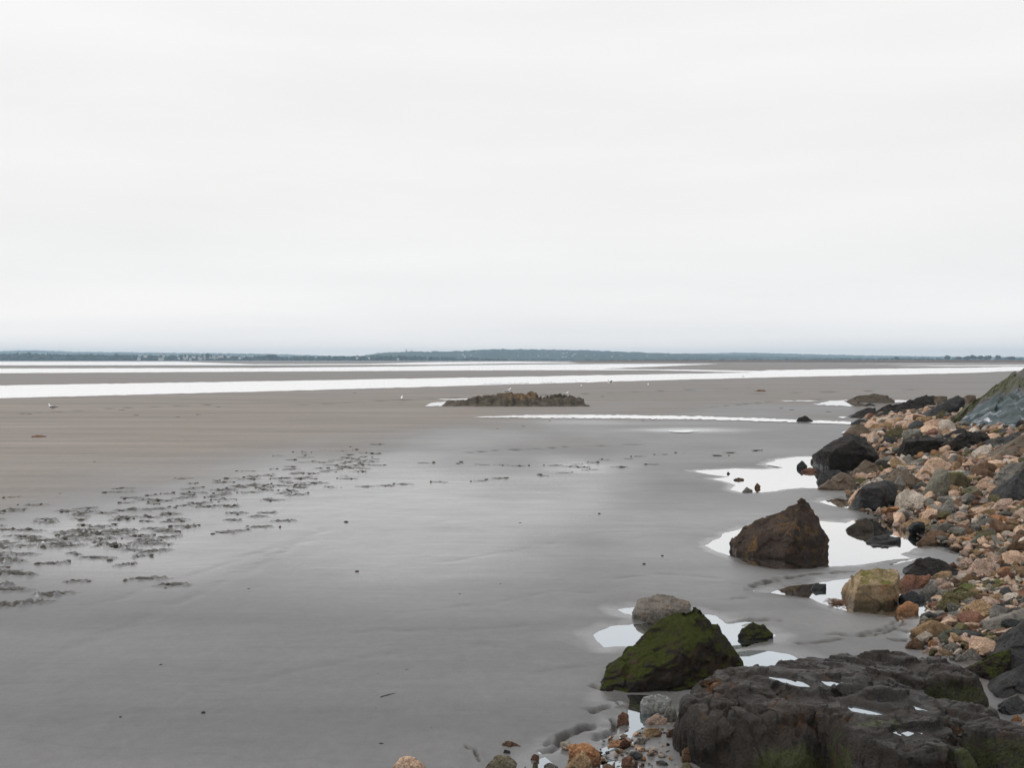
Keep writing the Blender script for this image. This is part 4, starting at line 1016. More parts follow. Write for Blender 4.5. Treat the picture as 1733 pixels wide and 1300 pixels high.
U_, V_ = np.tile(uu, nv), np.repeat(vv, nu)
st = fbm(np.stack([U_ * 5, V_ * 16 + .8 * noise2(U_ * 6, V_ * 3), 0 * U_ + .3], 1), 4)
bl = fbm(CV * np.array([.8, .8, .8]), 4)
rg = -np.abs(fbm(np.stack([U_ * 7, V_ * 9, 0 * U_ + 4.3], 1), 3))
dsp = .13 * st + .22 * bl + .22 * rg
CV[:, 2] += dsp * np.clip(1.2 - np.abs(V_ - .4), .3, 1); CV[:, 1] -= dsp * .7
ii = np.arange((nv - 1) * nu).reshape(nv - 1, nu)[:, :-1].ravel()
m = MT('striped_cliff_rock')
au, av = m.attr('fu').outputs['Fac'], m.attr('fv').outputs['Fac']
cx = m.n('ShaderNodeCombineXYZ'); m.l(au, cx.inputs[0]); m.l(av, cx.inputs[1])
geo = m.n('ShaderNodeNewGeometry')
n_s = m.noise(m.scale(cx.outputs[0], (2.6, 24, 1)), 1.0, 5, .55, .7)
n_t = m.noise(m.scale(cx.outputs[0], (4, 9, 1)), 1.0, 4, .6, .8)
n_f = m.noise(geo.outputs['Position'], 9, 6, .7)
c = m.mix(m.rng(n_t, .35, .65, 0, 1), K(84, 75, 70), K(52, 52, 52))
teal = m.mix(m.rng(n_s, .35, .6, 0, 1), K(26, 42, 40), K(78, 92, 97))
c = m.mix(m.rng(m.math('ADD', av, m.math('MULTIPLY', n_t, .35)), .66, .78, 0, 1), c, teal)
low = m.rng(m.math('ADD', av, m.math('MULTIPLY', n_t, .5)), .80, 1.15, 0, 1)
white = m.math('MULTIPLY', m.rng(n_s, .54, .61, 0, 1.0), low)
c = m.mix(white, c, K(202, 202, 208))
dk = m.math('MULTIPLY', m.rng(av, .25, -.05, 0, 1), m.rng(au, .45, .62, 0, 1))
c = m.mix(dk, c, K(66, 62, 58))
mfac = m.math('ADD', m.math('MULTIPLY', n_f, .55), m.math('MULTIPLY', m.math('SUBTRACT', m.attr('moss').outputs['Fac'], .5), .8))
c = m.mix(m.rng(mfac, .14, .30, 0, 1), c, m.mix(m.rng(n_f, .35, .65, 0, 1), (.012, .014, .003), (.058, .062, .012)))
c = m.mix(1.0, c, m.grey(m.rng(n_f, .2, .8, .75, 1.2)), 'MULTIPLY')
nb = m.bump(n_s, .7, .10); nb = m.bump(n_f, .6, .05, nb)
M_cliff = m.done(c, .6, nb, .35)
mossv = sstep(.60, .28, V_ + .10 * noise2(U_ * 9, V_ * 6, 2.2) - .05 * (U_ - .3)) * sstep(-.2, -.02, V_) * (1 - .85 * sstep(.48, .60, U_ - V_ * .5))
o = mk('cliff', CV, np.stack([ii, ii + nu, ii + nu + 1, ii + 1], 1), M_cliff, None, True, dict(fu=U_, fv=V_, moss=mossv))
tag(o, 'sloping rock face with green moss ridge and pale blue-white streaks', 'cliff')

# ------------------------------------------------------------------ broken flat slab in the foreground
def sl(k, pts, z=.48): 
    q = zp(k, pts); return gz([p[0] for p in q], [p[1] for p in q], z)
back = gz([1137, 1142, 1185, 1255, 1300, 1350, 1400, 1470, 1560, 1660, 1692, 1702], [1176, 1164, 1143, 1128, 1110, 1099, 1093, 1092, 1103, 1128, 1170, 1216], .47)
SP_ = np.concatenate([back, np.array([[4.45, 8.2], [4.5, 7.5], [3.6, 7.55], [2.95, 7.62], [2.72, 7.8], [2.64, 8.35], [2.5, 8.28], [2.0, 8.3], [1.62, 8.42], [1.47, 8.72]])])
xs = np.arange(1.15, 4.75, .0125); ys = np.arange(7.2, 11.3, .014)
sx, sy = [a.ravel() for a in np.meshgrid(xs, ys)]
s = -poly_sdf(SP_, sx, sy) + .035 * noise2(sx * 2.2, sy * 2.2, 1.4) + .01 * noise2(sx * 11, sy * 11, 2.4)
zt = .47 - .04 * sstep(9.2, 10.6, sy) + .03 * noise2(sx * .9, sy * .9, 5.5) + .010 * fbm2(sx * 3, sy * 5, 4, 6.5)
ps = np.stack([sx, sy], 1)
def step_line(P, dz, soft=.025, fade=.25):
    global zt
    P = np.asarray(P); P = P[np.argsort(P[:, 0])]
    xx = sx + .05 * noise2(sx * 5, sy * 5, 3.1)
    yl = np.interp(xx, P[:, 0], P[:, 1]) + .04 * noise2(sx * 6, sy * 0, 7.7) + .015 * noise2(sx * 22, sy * 0, 1.7)
    en = sstep(P[0, 0] - .05, P[0, 0] + fade, sx) * sstep(P[-1, 0] + .05, P[-1, 0] - fade, sx)
    below = sstep(soft, -soft, sy - yl) * np.exp(-np.maximum(yl - sy, 0) / .55)
    zt = zt - dz * en * below
step_line(sl('d', [(430, 232), (520, 238), (700, 275), (800, 312), (1000, 335)]), .07)
step_line(sl('d', [(690, 405), (760, 430), (900, 455), (1020, 500), (1135, 550)]), .085)
step_line(sl('d', [(1090, 368), (1230, 388), (1330, 412), (1490, 480)]), .07)
step_line(sl('d', [(200, 560), (330, 550), (480, 585), (650, 590)]), .05)
step_line(sl('d', [(-200, 745), (0, 700), (210, 710), (330, 770), (470, 760)]), .04)
step_line(sl('s', [(640, 560), (720, 575), (900, 600), (1000, 585)]), .045)
step_line(sl('d', [(1000, 700), (1080, 650), (1300, 700), (1560, 760)]), .05)
mossS = np.zeros(len(sx)); ochre = np.zeros(len(sx))
for c_, rx, ry, dz in ((sl('d', [(1350, 540)])[0], .40, .45, .30), (sl('d', [(330, 880)])[0], .16, .28, .12), (sl('d', [(1640, 980)])[0], .35, .4, .30)):
    q = ((sx - c_[0]) / rx) ** 2 + ((sy - c_[1]) / ry) ** 2 + .35 * noise2(sx * 4, sy * 4, 9.2)
    zt -= dz * sstep(1.2, .55, q); mossS = np.maximum(mossS, .6 * sstep(1.6, .8, q))
for k_, c_, rx, ry, a_ in (('d', (60, 790), .45, .16, .9), ('d', (660, 800), .35, .14, .7), ('s', (400, 980), .35, .25, .75), ('d', (1500, 1000), .5, .25, .8), ('d', (200, 1000), .4, .2, .8), ('s', (700, 820), .35, .25, .75), ('s', (600, 1090), .4, .2, .7), ('d', (1450, 520), .35, .3, .9), ('s', (1250, 760), .3, .2, .9)):
    p_ = sl(k_, [c_])[0]
    mossS = np.maximum(mossS, a_ * np.exp(-((sx - p_[0]) / rx) ** 2 - ((sy - p_[1]) / ry) ** 2))
for P, wd_, dp_ in ((sl('d', [(1240, 790), (1235, 850), (1205, 950), (1195, 1040), (1200, 1200)]), .016, .10), (sl('d', [(1140, 765), (1200, 790), (1240, 800)]), .012, .05),
                    (sl('s', [(220, 900), (380, 800), (470, 700), (600, 610), (700, 560)]), .014, .06), (sl('s', [(370, 740), (420, 630), (430, 560), (520, 490), (720, 430)]), .012, .04),
                    (sl('s', [(960, 610), (1040, 540), (1200, 480)]), .012, .04), (sl('d', [(270, 490), (265, 440), (300, 380)]), .012, .03), (sl('d', [(1490, 850), (1600, 830), (1733, 860)]), .014, .05),
                    (sl('s', [(1100, 650), (1350, 660), (1560, 740), (1700, 680)]), .016, .06)):
    d, _, al = poly_dist(P, sx + .025 * noise2(sx * 9, sy * 9, 4.4), sy + .025 * noise2(sx * 9, sy * 9, 5.4))
    zt -= dp_ * np.exp(-(d / wd_) ** 2) * (.6 + .6 * noise2(sx * 8, sy * 8, .4))
    ochre = np.maximum(ochre, .14 * np.exp(-(d / .05) ** 2) * (noise2(sx * 5, sy * 5, 6.1) > .05))
PUD = [sl('d', [(268, 488), (330, 487), (435, 508), (400, 524), (300, 520)]), sl('d', [(-130, 478), (0, 490), (90, 515), (135, 540), (60, 535), (-60, 505)]),
       sl('d', [(465, 660), (560, 655), (640, 675), (692, 712), (600, 718), (500, 695)]), sl('d', [(735, 632), (850, 640), (900, 660), (995, 690), (880, 680), (770, 655)]),
       sl('d', [(840, 850), (880, 840), (925, 852), (880, 866)]), sl('d', [(485, 990), (540, 972), (600, 990), (560, 1012)]), sl('d', [(620, 630), (690, 622), (730, 632), (680, 640)])]
for c_, rx in ((sl('s', [(360, 1120)])[0], .04), (sl('s', [(1270, 1130)])[0], .05), (sl('d', [(640, 1080)])[0], .10), (sl('d', [(790, 1060)])[0], .06), (sl('d', [(150, 1100)])[0], .08), (sl('s', [(450, 420)])[0], .08)):
    ochre = np.maximum(ochre, .8 * np.exp(-((sx - c_[0]) ** 2 + (sy - c_[1]) ** 2 * .6) / rx ** 2))
prof = np.sqrt(np.clip(1 - (1 - np.clip(s / .13, 0, 1)) ** 2, 0, 1))
frontd = sstep(8.62, 8.28, sy + .10 * noise2(sx * 2.2, sy, 3.9)) * (sx < 2.62) * 1.0
zt = zt - .26 * frontd * (sx < 2.62)
fz = fbm2(sx * 9, sy * 9, 4, 3.6)
cr_ = 0
for fq_, wd_, dp_, sd_ in ((1.1, .014, .05, 3.3), (1.9, .014, .03, 7.1)):
    nn_ = fbm2(sx * fq_, sy * fq_ * 1.5, 3, sd_)
    cr_ = cr_ + dp_ * np.exp(-(np.abs(nn_) / wd_) ** 1.3) * np.clip(.4 + 1.3 * noise2(sx * 1.3, sy * 1.3, sd_ + 2), 0, 1)
tr_ = fbm2(sx * .8 + sy * .3, sy * 1.7, 5, 8.4) * 2.6
zt = zt - cr_ + .012 * (np.floor(tr_) + sstep(.44, .56, tr_ - np.floor(tr_)))
szz = (zt + .10) * prof - .10 + .007 * fz + .035 * (1 - prof) * noise2(sx * 6, sy * 6, 8.8)
PUD = [P.mean(0) + (P - P.mean(0)) * 1.3 for P in PUD]
pud_z = []
for P in PUD:
    c_ = P.mean(0)
    d = poly_sdf(P, sx, sy) + .012 * noise2(sx * 12, sy * 12, 1.9)
    lvl = float(np.median(szz[d < .03])) - .002
    tgt = lvl + np.where(d > 0, .28 * d, .25 * d)
    f_ = sstep(.20, .07, d)
    szz = szz * (1 - f_) + np.maximum(tgt, lvl - .03) * f_
    pud_z.append(lvl)
keep = s > -.03
nxs = len(xs)
ii = np.arange((len(ys) - 1) * nxs).reshape(len(ys) - 1, nxs)[:, :-1].ravel()
q4 = np.stack([ii, ii + 1, ii + nxs + 1, ii + nxs], 1)
q4 = q4[keep[q4].any(1)]
used = np.unique(q4); rm_ = np.full(len(sx), -1); rm_[used] = np.arange(len(used))
m = MT('slab_rock')
geo = m.n('ShaderNodeNewGeometry'); co = geo.outputs['Position']
b1 = m.noise(co, 1.7, 6, .6, .8); b2 = m.noise(co, 7, 6, .65, .4); b3 = m.noise(co, 45, 5, .7)
c = m.mix(m.rng(b1, .36, .64, 0, 1), K(46, 40, 34), K(23, 20, 17))
c = m.mix(m.rng(b2, .52, .70, 0, .75), c, K(46, 34, 27))
c = m.mix(m.rng(m.noise(co, 3.0, 5, .65, 1.), .56, .68, 0, .6), c, K(60, 57, 54))
c = m.mix(1.0, c, m.grey(m.rng(b3, .2, .8, .55, 1.45)), 'MULTIPLY')
oc = m.math('MULTIPLY', m.attr('ochre').outputs['Fac'], m.rng(m.noise(co, 14, 5, .7), .44, .58, 0, 1))
c = m.mix(oc, c, m.mix(m.rng(b3, .4, .62, 0, 1), K(84, 50, 26), K(176, 112, 44)))
mo = m.math('ADD', m.math('MULTIPLY', m.noise(co, 11, 6, .7), .8), m.math('MULTIPLY', m.math('SUBTRACT', m.attr('moss').outputs['Fac'], .5), .7))
c = m.mix(m.rng(mo, .36, .50, 0, .95), c, m.mix(m.rng(b3, .3, .7, 0, 1), (.010, .014, .003), (.045, .052, .009)))
ro = m.rng(b2, .3, .7, .18, .58)
nb = m.bump(b2, .9, .05); nb = m.bump(b3, .9, .02, nb)
M_slab = m.done(c, ro, nb, .24)
SV = np.stack([sx, sy, szz], 1)[used]; SF = rm_[q4]
pm = np.ones(len(SV))
for P in PUD: pm *= sstep(.0, .10, poly_sdf(P, SV[:, 0], SV[:, 1]))
sn = vnormals(SV, SF)
SV = SV + sn * ((facet(SV * np.array([1, 1.2, 1.6]), .55, .014, 5) + facet(SV, .17, .008, 6) + .004 * fbm(SV * 16, 3, .6) + .010 * fbm(SV * 4.5, 4)) * pm)[:, None]
slab = mk('rock_slab', SV, SF, M_slab, None, True, dict(moss=mossS[used], ochre=ochre[used]))
tag(slab, 'broad cracked dark brown slab with puddles and moss in the foreground', 'rock slab')
for P, lv in zip(PUD, pud_z):
    sheet('puddle', P, lv, M_water, .06)

# ------------------------------------------------------------------ rock outcrop out on the flat
top = zp('i', [(205, 232), (225, 212), (250, 204), (285, 216), (330, 205), (385, 194), (450, 178), (490, 168), (560, 164), (650, 158), (740, 155), (800, 158), (858, 168), (875, 190), (960, 181), (1060, 167), (1120, 176), (1180, 192), (1198, 222)])
Y0 = hit(870, 689)[1]
oxs = np.linspace(at(747, 688, Y0)[0] - .15, at(992, 688, Y0)[0] + .25, 330); oys = np.linspace(-.4, 4.4, 90)
ox, oy = [a.ravel() for a in np.meshgrid(oxs, oys)]
tw = np.array([at(p[0], p[1], Y0 + 1.3) for p in top])
hp = np.interp(ox + .12 * noise2(ox * 2, oy * 2, 3.), tw[:, 0], np.maximum(tw[:, 2], .0), left=0, right=0)
cut = .2 + 1.1 * np.abs(noise2(ox * .7, ox * 0, 2.2)) + .2 * noise2(ox * 3, oy * 0, 4.2)
prf = sstep(cut - .6, cut + 1.25, oy) * sstep(4.2, 2.2, oy)
ld = -np.abs(fbm2(ox * 1.4 + oy * .8, oy * 1.3, 3, 1.2)) * .38 + .12 * fbm2(ox * 5, oy * 5, 4, 2.7)
oz = hp * (prf + .25 * prf * (1 - prf)) + ld * np.clip(hp * 1.6, 0, 1) * prf * .8 + .08 * prf * np.clip(hp * 2, 0, 1) - .06 * (prf < .02) - .10 * (hp < .03)
lowf = sstep(.95, .35, oy - .9) * .16 * sstep(4.2, 7.5, ox - oxs[0]) * np.clip(.6 + noise2(ox * 1.5, oy * 2, 6.6), 0, 1)
oz = np.maximum(oz, lowf * (oy > -.1) - .05)
warm = np.exp(-((ox - at(885, 670, Y0)[0]) / 1.3) ** 2) * sstep(.35, .8, oz)
ii = np.arange((len(oys) - 1) * len(oxs)).reshape(len(oys) - 1, len(oxs))[:, :-1].ravel()
m = MT('weedy_outcrop_rock')
geo = m.n('ShaderNodeNewGeometry'); co = geo.outputs['Position']
a1 = m.noise(co, 1.6, 6, .65, .5); a2 = m.noise(co, 8, 5, .7)
c = m.mix(m.rng(a1, .38, .62, 0, 1), K(92, 85, 73), K(56, 51, 42))
c = m.mix(m.math('MULTIPLY', m.attr('warm').outputs['Fac'], m.rng(a1, .35, .6, .9, .2)), c, K(132, 102, 70))
c = m.mix(1.0, c, m.grey(m.rng(a2, .2, .8, .55, 1.4)), 'MULTIPLY')
nb = m.bump(a2, .8, .12)
OV = np.stack([ox, oy + Y0, oz], 1)
OV[:, 2] += (facet(OV * np.array([.6, .8, 2.5]), 1.0, .055, 3) + facet(OV * np.array([.5, 1, 2]), .4, .022, 4)) * np.clip(oz * 2.2, 0, 1)
outc = mk('rock_outcrop', OV, np.stack([ii, ii + 1, ii + len(oxs) + 1, ii + len(oxs)], 1), m.done(c, .8, nb, .25), None, True, dict(warm=warm))
tag(outc, 'low craggy brown rock outcrop out on the sand flat', 'rock')

# ------------------------------------------------------------------ churned mud crumbs, seaweed, small litter on the sand
M_mud = flat_mat('mud', (.10, .09, .074), .75, .4, 30)
cv, cf = [], []
u1, f1 = ico(1)
for i, (x, y, r_) in enumerate(CLODS):
    d = 1 + .45 * nr.normal(size=(len(u1), 1)) * .6
    cv.append(u1 * d * r_ * np.array([nr.uniform(1, 2.2), nr.uniform(.8, 1.3), nr.uniform(.6, .95)]) + np.array([x, y, SAND + r_ * .35])); cf.append(f1 + i * len(u1))
o = mk('mud_clods', np.concatenate(cv), np.concatenate(cf), M_mud)
tag(o, 'crumbs of dark mud kicked up around the footprints', 'mud', None, 'stuff')

def tube_strands(strands, r0):
    Vs, Fs, n0 = [], [], 0
    for st_ in strands:
        st_ = np.asarray(st_); k_ = len(st_)
        for i, p in enumerate(st_):
            d = st_[min(i + 1, k_ - 1)] - st_[max(i - 1, 0)]; d /= np.linalg.norm(d) + 1e-9
            a = np.cross(d, [0, 0, 1.0]); a /= np.linalg.norm(a) + 1e-9; b = np.cross(a, d)
            rr = r0 * (1 - .7 * i / (k_ - 1)) 
            for j in range(4):
                t_ = j * math.pi / 2
                Vs.append(p + rr * (math.cos(t_) * a + math.sin(t_) * b))
        for i in range(k_ - 1):
            for j in range(4):
                Fs.append([n0 + i * 4 + j, n0 + i * 4 + (j + 1) % 4, n0 + i * 4 + 4 + (j + 1) % 4, n0 + i * 4 + 4 + j])
        n0 += k_ * 4
    return np.array(Vs), np.array(Fs)
M_weed = flat_mat('dry_weed', K(112, 84, 66), .8, .4, 40)
M_dweed = flat_mat('dark_weed', K(58, 50, 42), .7, .4, 40)
c_ = np.array(hit(1420, 1021)); sts = []
for i in range(46):
    a = rnd.uniform(0, 6.28); ln = rnd.uniform(.08, .26); p = np.array([rnd.gauss(0, .045), rnd.gauss(0, .035), rnd.uniform(0, .02)]); q = [p]
    for k_ in range(5):
        a += rnd.gauss(0, .5)
        p = p + np.array([math.cos(a), math.sin(a) * .8, .45 - k_ * .22 + rnd.gauss(0, .2)]) * ln / 5; q.append(p)
    sts.append(q)
Vv, f = tube_strands(sts, .006)
o = mk('dry_seaweed', Vv, f, M_weed); o.location = (c_[0], c_[1], .0)
tag(o, 'tangled clump of dry reddish seaweed in the pool beside the tan block', 'seaweed')
def weed_lump(px, py, wpx, hpx, mat, label, name='seaweed_clump', group=None):
    x, y, z = hit(px, py); wd_ = wpx / F * y / 2; hd = hpx / F * y
    d = fbm(u_i * 2.1 + px, 3)[:, None] * .5 + 1
    Vv = u_i * d * np.array([wd_, wd_ * .7, hd])
    o = mk(name, Vv, f_i, mat); o.location = (x, y, SAND - hd * .1)
    return tag(o, label, 'seaweed', group)
u_i, f_i = ico(3)
weed_lump(1287, 663, 16, 3.4, M_weed, 'small brown heap of seaweed far out on the right sand')
weed_lump(64, 741, 22, 3, M_weed, 'flat reddish-brown scrap of seaweed far left on the sand')
scraps = []
for px, py, wpx, hpx in ((586, 887, 7, 5), (604, 971, 6, 3), (437, 1101, 6, 2), (272, 1131, 6, 3), (689, 1140, 7, 3), (458, 1143, 4, 2), (639, 1147, 5, 2), (421, 1001, 5, 2), (778, 1010, 5, 2), (847, 993, 4, 2), (1090, 958, 5, 2), (1121, 944, 4, 2), (344, 1212, 6, 3),
                         (637, 1206, 4, 2), (731, 1240, 8, 2), (645, 1266, 8, 3), (880, 888, 4, 2), (1014, 872, 4, 2), (204, 1220, 4, 2), (517, 1060, 4, 2), (1213, 773, 16, 2.2), (1283, 764, 13, 1.6), (1236, 768, 10, 1.4), (160, 784, 5, 2), (102, 838, 5, 2),
                         (230, 704, 9, 1.4), (206, 695, 8, 1.4), (50, 702, 8, 1.2), (335, 703, 7, 1.1), (301, 707, 6, 1.1), (1020, 672, 6, 1.2), (886, 723, 7, 1.2), (842, 727, 5, 1), (1105, 712, 6, 1.3), (1088, 713, 6, 1.1), (930, 714, 5, 1), (600, 666, 5, 1.2), (370, 690, 6, 1), (1340, 695, 8, 1.3), (1322, 692, 7, 1.2), (1402, 698, 8, 1.2)):
    scraps.append((weed_lump(px, py, wpx * 1.1, hpx * .5, M_dweed, None, 'weed_scrap', None), px, py))
LAND = [('rock outcrop', 870, 678, 115), ('churned footprints', 250, 880, 250), ('lone dark rock', 1362, 710, 15), ('pointed brown boulder', 1320, 900, 80), ('mossy wedge rock', 1120, 1095, 90), ('dark twig', 658, 1184, 15),
        ('dark-winged gull', 88, 692, 8), ('gull standing alone', 680, 676, 5), ('black angular boulder', 1440, 760, 50), ('lone peach stone', 692, 1290, 30), ('seaweed heap', 1287, 661, 10)]
rows = {}
for o, px, py in scraps:
    w_, b_, d_ = rel(px, py); rows.setdefault(f'tiny dark weed scrap {w_} the {b_}', []).append((d_, o))
for lab, q in rows.items():
    q.sort(key=lambda e: e[0])
    for i, (d_, o) in enumerate(q): tag(o, lab if len(q) == 1 else f'{lab}, {ORD[min(i, 9)]} of its kind', 'seaweed', 'weed scraps on the sand')
a_, b_ = np.array(hit(644, 1187)), np.array(hit(672, 1180))
Vv, f = tube_strands([[a_ + [0, 0, .04], (a_ + b_) / 2 + [0, 0, .045], b_ + [0, 0, .04]]], .008)
o = mk('twig', Vv, f, M_dweed); tag(o, 'thin dark twig lying on the near sand', 'twig')

# ------------------------------------------------------------------ gulls and small waders
M_white = flat_mat('white_feathers', (.80, .80, .78), .7, .06, 20)
M_wing = flat_mat('grey_feathers', (.12, .12, .13), .7, .15, 20)
M_pale = flat_mat('pale_grey_feathers', (.42, .43, .45), .7, .1, 20)
M_leg = flat_mat('yellow_leg', (.55, .36, .10), .6, .1, 20)
def loft(sec, n=14):
    Vs, Fs = [], []
    for (x, z, rx, rz) in sec:
        for j in range(n):
            t_ = 2 * math.pi * j / n
            Vs.append((x, rx * math.cos(t_), z + rz * math.sin(t_)))
    for i in range(len(sec) - 1):
        for j in range(n):
            Fs.append([i * n + j, i * n + (j + 1) % n, (i + 1) * n + (j + 1) % n, (i + 1) * n + j])
    return np.array(Vs), np.array(Fs)
def wing_mesh(side, up):
    sec = [(0, 0, .10), (.22, .10, .11), (.45, .13, .085), (.66, .10, .03)]
    Vs, Fs = [], []
    for i, (d, zz, ch) in enumerate(sec):
        y = side * (.05 + d * math.cos(up)); z = .02 + d * math.sin(up) + zz * .3
        sweep = -.10 * max(0, d - .25)
        for dx, dz in ((ch, 0), (0, .014), (-ch, 0), (0, -.010)):
            Vs.append((dx + sweep, y, z + dz))
    for i in range(3):
        for j in range(4): Fs.append([i * 4 + j, i * 4 + (j + 1) % 4, i * 4 + 4 + (j + 1) % 4, i * 4 + 4 + j])
    Fs += [[0, 1, 2, 3], [12, 13, 14, 15]]
    return np.array(Vs), np.array(Fs)
def gull(px, py, face, label, kind='stand', z=None, Y=None, wing=None, group='gulls on the flat', sc=1.0):
    if Y is None:
        x, y, g = hit(px, py); g += SAND
    else:
        x, y, g = at(px, py, Y)
    r_ = empty('gull', (x, y, g if z is None else z)); r_.rotation_euler = (0, 0, face); r_.scale = (sc, sc, sc)
    tag(r_, label, 'gull', group)
    if kind == 'stand':
        b0 = .24
        sec = [(-.33, b0 + .0, .004, .004), (-.26, b0 + .01, .022, .012), (-.17, b0 + .02, .05, .045), (-.05, b0 + .01, .085, .085), (.06, b0 + .02, .085, .09), (.13, b0 + .07, .06, .07), (.165, b0 + .13, .042, .045), (.185, b0 + .175, .042, .04), (.215, b0 + .195, .036, .034), (.245, b0 + .19, .018, .018), (.25, b0 + .19, .003, .003)]
        mk('body', *loft(sec), M_white, r_)
        mk('beak', *loft([(.235, b0 + .187, .013, .012), (.275, b0 + .183, .008, .010), (.302, b0 + .176, .002, .003)], 8), M_leg, r_)
        for s_ in (-1, 1):
            Vv, f = loft([(-.36, b0 + .035, .006, .008), (-.24, b0 + .035, .014, .03), (-.08, b0 + .04, .02, .06), (.06, b0 + .05, .014, .045), (.10, b0 + .055, .002, .01)], 10)
            Vv[:, 1] += s_ * (.068 + .02 * np.clip(Vv[:, 0] * 2 + .5, -.8, .6)); mk('wing', Vv, f, wing or M_pale, r_)
            Vv, f = loft([(.0, 0, .02, .004), (.005, .01, .007, .007), (.0, .18, .007, .007)], 6); Vv[:, 1] += s_ * .035; mk('leg', Vv, f, M_leg, r_)
    else:
        sec = [(-.30, .0, .03, .004), (-.2, .0, .04, .025), (-.05, 0, .07, .07), (.08, .0, .065, .065), (.17, .02, .042, .045), (.22, .03, .03, .03), (.25, .028, .004, .004)]
        mk('body', *loft(sec), M_white, r_)
        mk('beak', *loft([(.24, .026, .012, .011), (.30, .015, .002, .003)], 8), M_leg, r_)
        up = {'vee': .75, 'flap': .28}[kind]
        for s_ in (-1, 1): mk('wing', *wing_mesh(s_, up), wing or M_pale, r_)
    return r_
gull(88, 698, math.pi * .92, 'white gull with dark wings standing far left on the sand', wing=M_wing, sc=1.15)
gull(680, 681, math.pi * .5, 'white gull standing alone left of the rock outcrop', sc=1.1)
gull(859, 667, math.pi * .1, 'white gull perched on the top of the outcrop', Y=Y0 + 1.6, z=float(at(859, 668.5, Y0 + 1.6)[2]), sc=1.15)
gull(957, 671, math.pi * .05, 'white gull resting on the right end of the outcrop', Y=Y0 + 1.6, z=float(at(957, 673, Y0 + 1.6)[2]), sc=1.0)
gull(984, 653, math.pi * .45, 'gull flying low with its wings raised in a vee', 'vee', Y=82)
gull(1033, 648, math.pi * .05, 'gull with spread wings landing near the channel', 'flap', Y=100, sc=1.1)
gull(1097, 655.5, math.pi * .5, 'small white gull standing right of the flying ones')
gull(1257, 640, math.pi * .9, 'dark gull at the water edge far right', wing=M_wing, sc=.95)
Vb, fb = loft([(-.12, .11, .003, .003), (-.06, .12, .03, .03), (.02, .125, .04, .042), (.07, .15, .022, .03), (.09, .175, .018, .018), (.12, .17, .006, .006), (.15, .165, .002, .002)], 8)
Vl, fl = loft([(0, 0, .012, .002), (0, .12, .010, .010)], 5)
wm = mk('wading_bird', np.concatenate([Vb, Vl]), np.concatenate([fb, fl + len(Vb)]), M_pale).data
bpy.data.objects.remove(bpy.data.objects['wading_bird'])
for i in range(54):
    px = 818 + 104 * (i + rnd.uniform(-.4, .4)) / 54 + (18 if i > 40 else 0)
    py = 652.8 - (px - 818) * .028 + rnd.uniform(-.9, .9)
    x, y, g = hit(px, py)
    o = bpy.data.objects.new('wading_bird', wm); COL.objects.link(o); o.location = (x, y, SAND + .02); o.scale = (1.0, 1.0, 1.0); o.rotation_euler = (0, 0, rnd.uniform(0, 6.28))
    tag(o, 'tiny dark wading bird in the flock along the channel edge', 'bird', 'flock of waders at the channel')

# ------------------------------------------------------------------ far shore
M_wood = flat_mat('far_woodland_leaves', (.020, .034, .020), .9, .5, .05)
M_tree = flat_mat('tree_leaves', (.019, .032, .018), .9, .5, .3)
M_bark = flat_mat('tree_bark', (.06, .05, .04), .9, .2, 3)
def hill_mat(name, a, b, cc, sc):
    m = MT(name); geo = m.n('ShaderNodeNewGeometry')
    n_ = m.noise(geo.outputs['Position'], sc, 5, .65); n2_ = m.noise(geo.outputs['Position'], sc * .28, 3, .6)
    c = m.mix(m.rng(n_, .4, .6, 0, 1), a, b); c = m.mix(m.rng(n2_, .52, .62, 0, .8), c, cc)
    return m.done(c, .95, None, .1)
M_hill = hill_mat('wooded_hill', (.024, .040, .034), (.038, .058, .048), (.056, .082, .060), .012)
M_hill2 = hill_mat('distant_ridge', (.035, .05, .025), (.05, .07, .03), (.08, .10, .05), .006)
def ridge_hill(name, prof, Y, depth, mat, bump, label, base=612):
    xs_ = np.linspace(prof[0][0], prof[-1][0], 900); tops = np.interp(xs_, [p[0] for p in prof], [p[1] for p in prof])
    rows_ = np.array([0, .08, .2, .35, .5, .65, .8, .92, 1.0, 1.15, 1.4]); Vs = []
    for r_ in rows_:
        y = Y + (r_ - 1) * depth
        zt_ = H + ray(xs_, tops)[1] * Y
        k_ = math.sin(min(r_, 1) * math.pi / 2) if r_ <= 1 else max(0, 1 - (r_ - 1) * 2.2)
        a_ = ray(xs_, tops)[0]
        x = a_ * y
        bn = fbm2(x / 26, np.full_like(x, y / 30), 4, 3.1) * bump + noise2(x / 9, np.full_like(x, y / 9), 1.1) * bump * .6
        Vs.append(np.stack([x, np.full_like(x, y) + 25 * noise2(x / 120, x * 0 + r_ * 5), np.maximum(zt_, 0) * k_ + bn * min(1, r_ * 3) * (r_ < 1.3) - (1 if r_ in (0, 1.4) else 0)], 1))
    n_ = len(xs_); ii = np.arange((len(rows_) - 1) * n_).reshape(-1, n_)[:, :-1].ravel()
    o = mk(name, np.concatenate(Vs), np.stack([ii, ii + 1, ii + n_ + 1, ii + n_], 1), mat)
    return tag(o, label, None, None, 'structure')
HILL = [(560, 609), (600, 605.5), (620, 601.2), (640, 598.5), (660, 597), (700, 595.5), (740, 595.3), (780, 594.5), (815, 592.6), (830, 591.6), (900, 592), (960, 593.2), (1000, 593.5), (1050, 595.8), (1100, 597.5), (1150, 599), (1200, 601), (1300, 603.8), (1450, 606), (1600, 609)]
ridge_hill('hill', HILL, 4700, 1100, M_hill, 4.5, 'long wooded hill with a town on it')
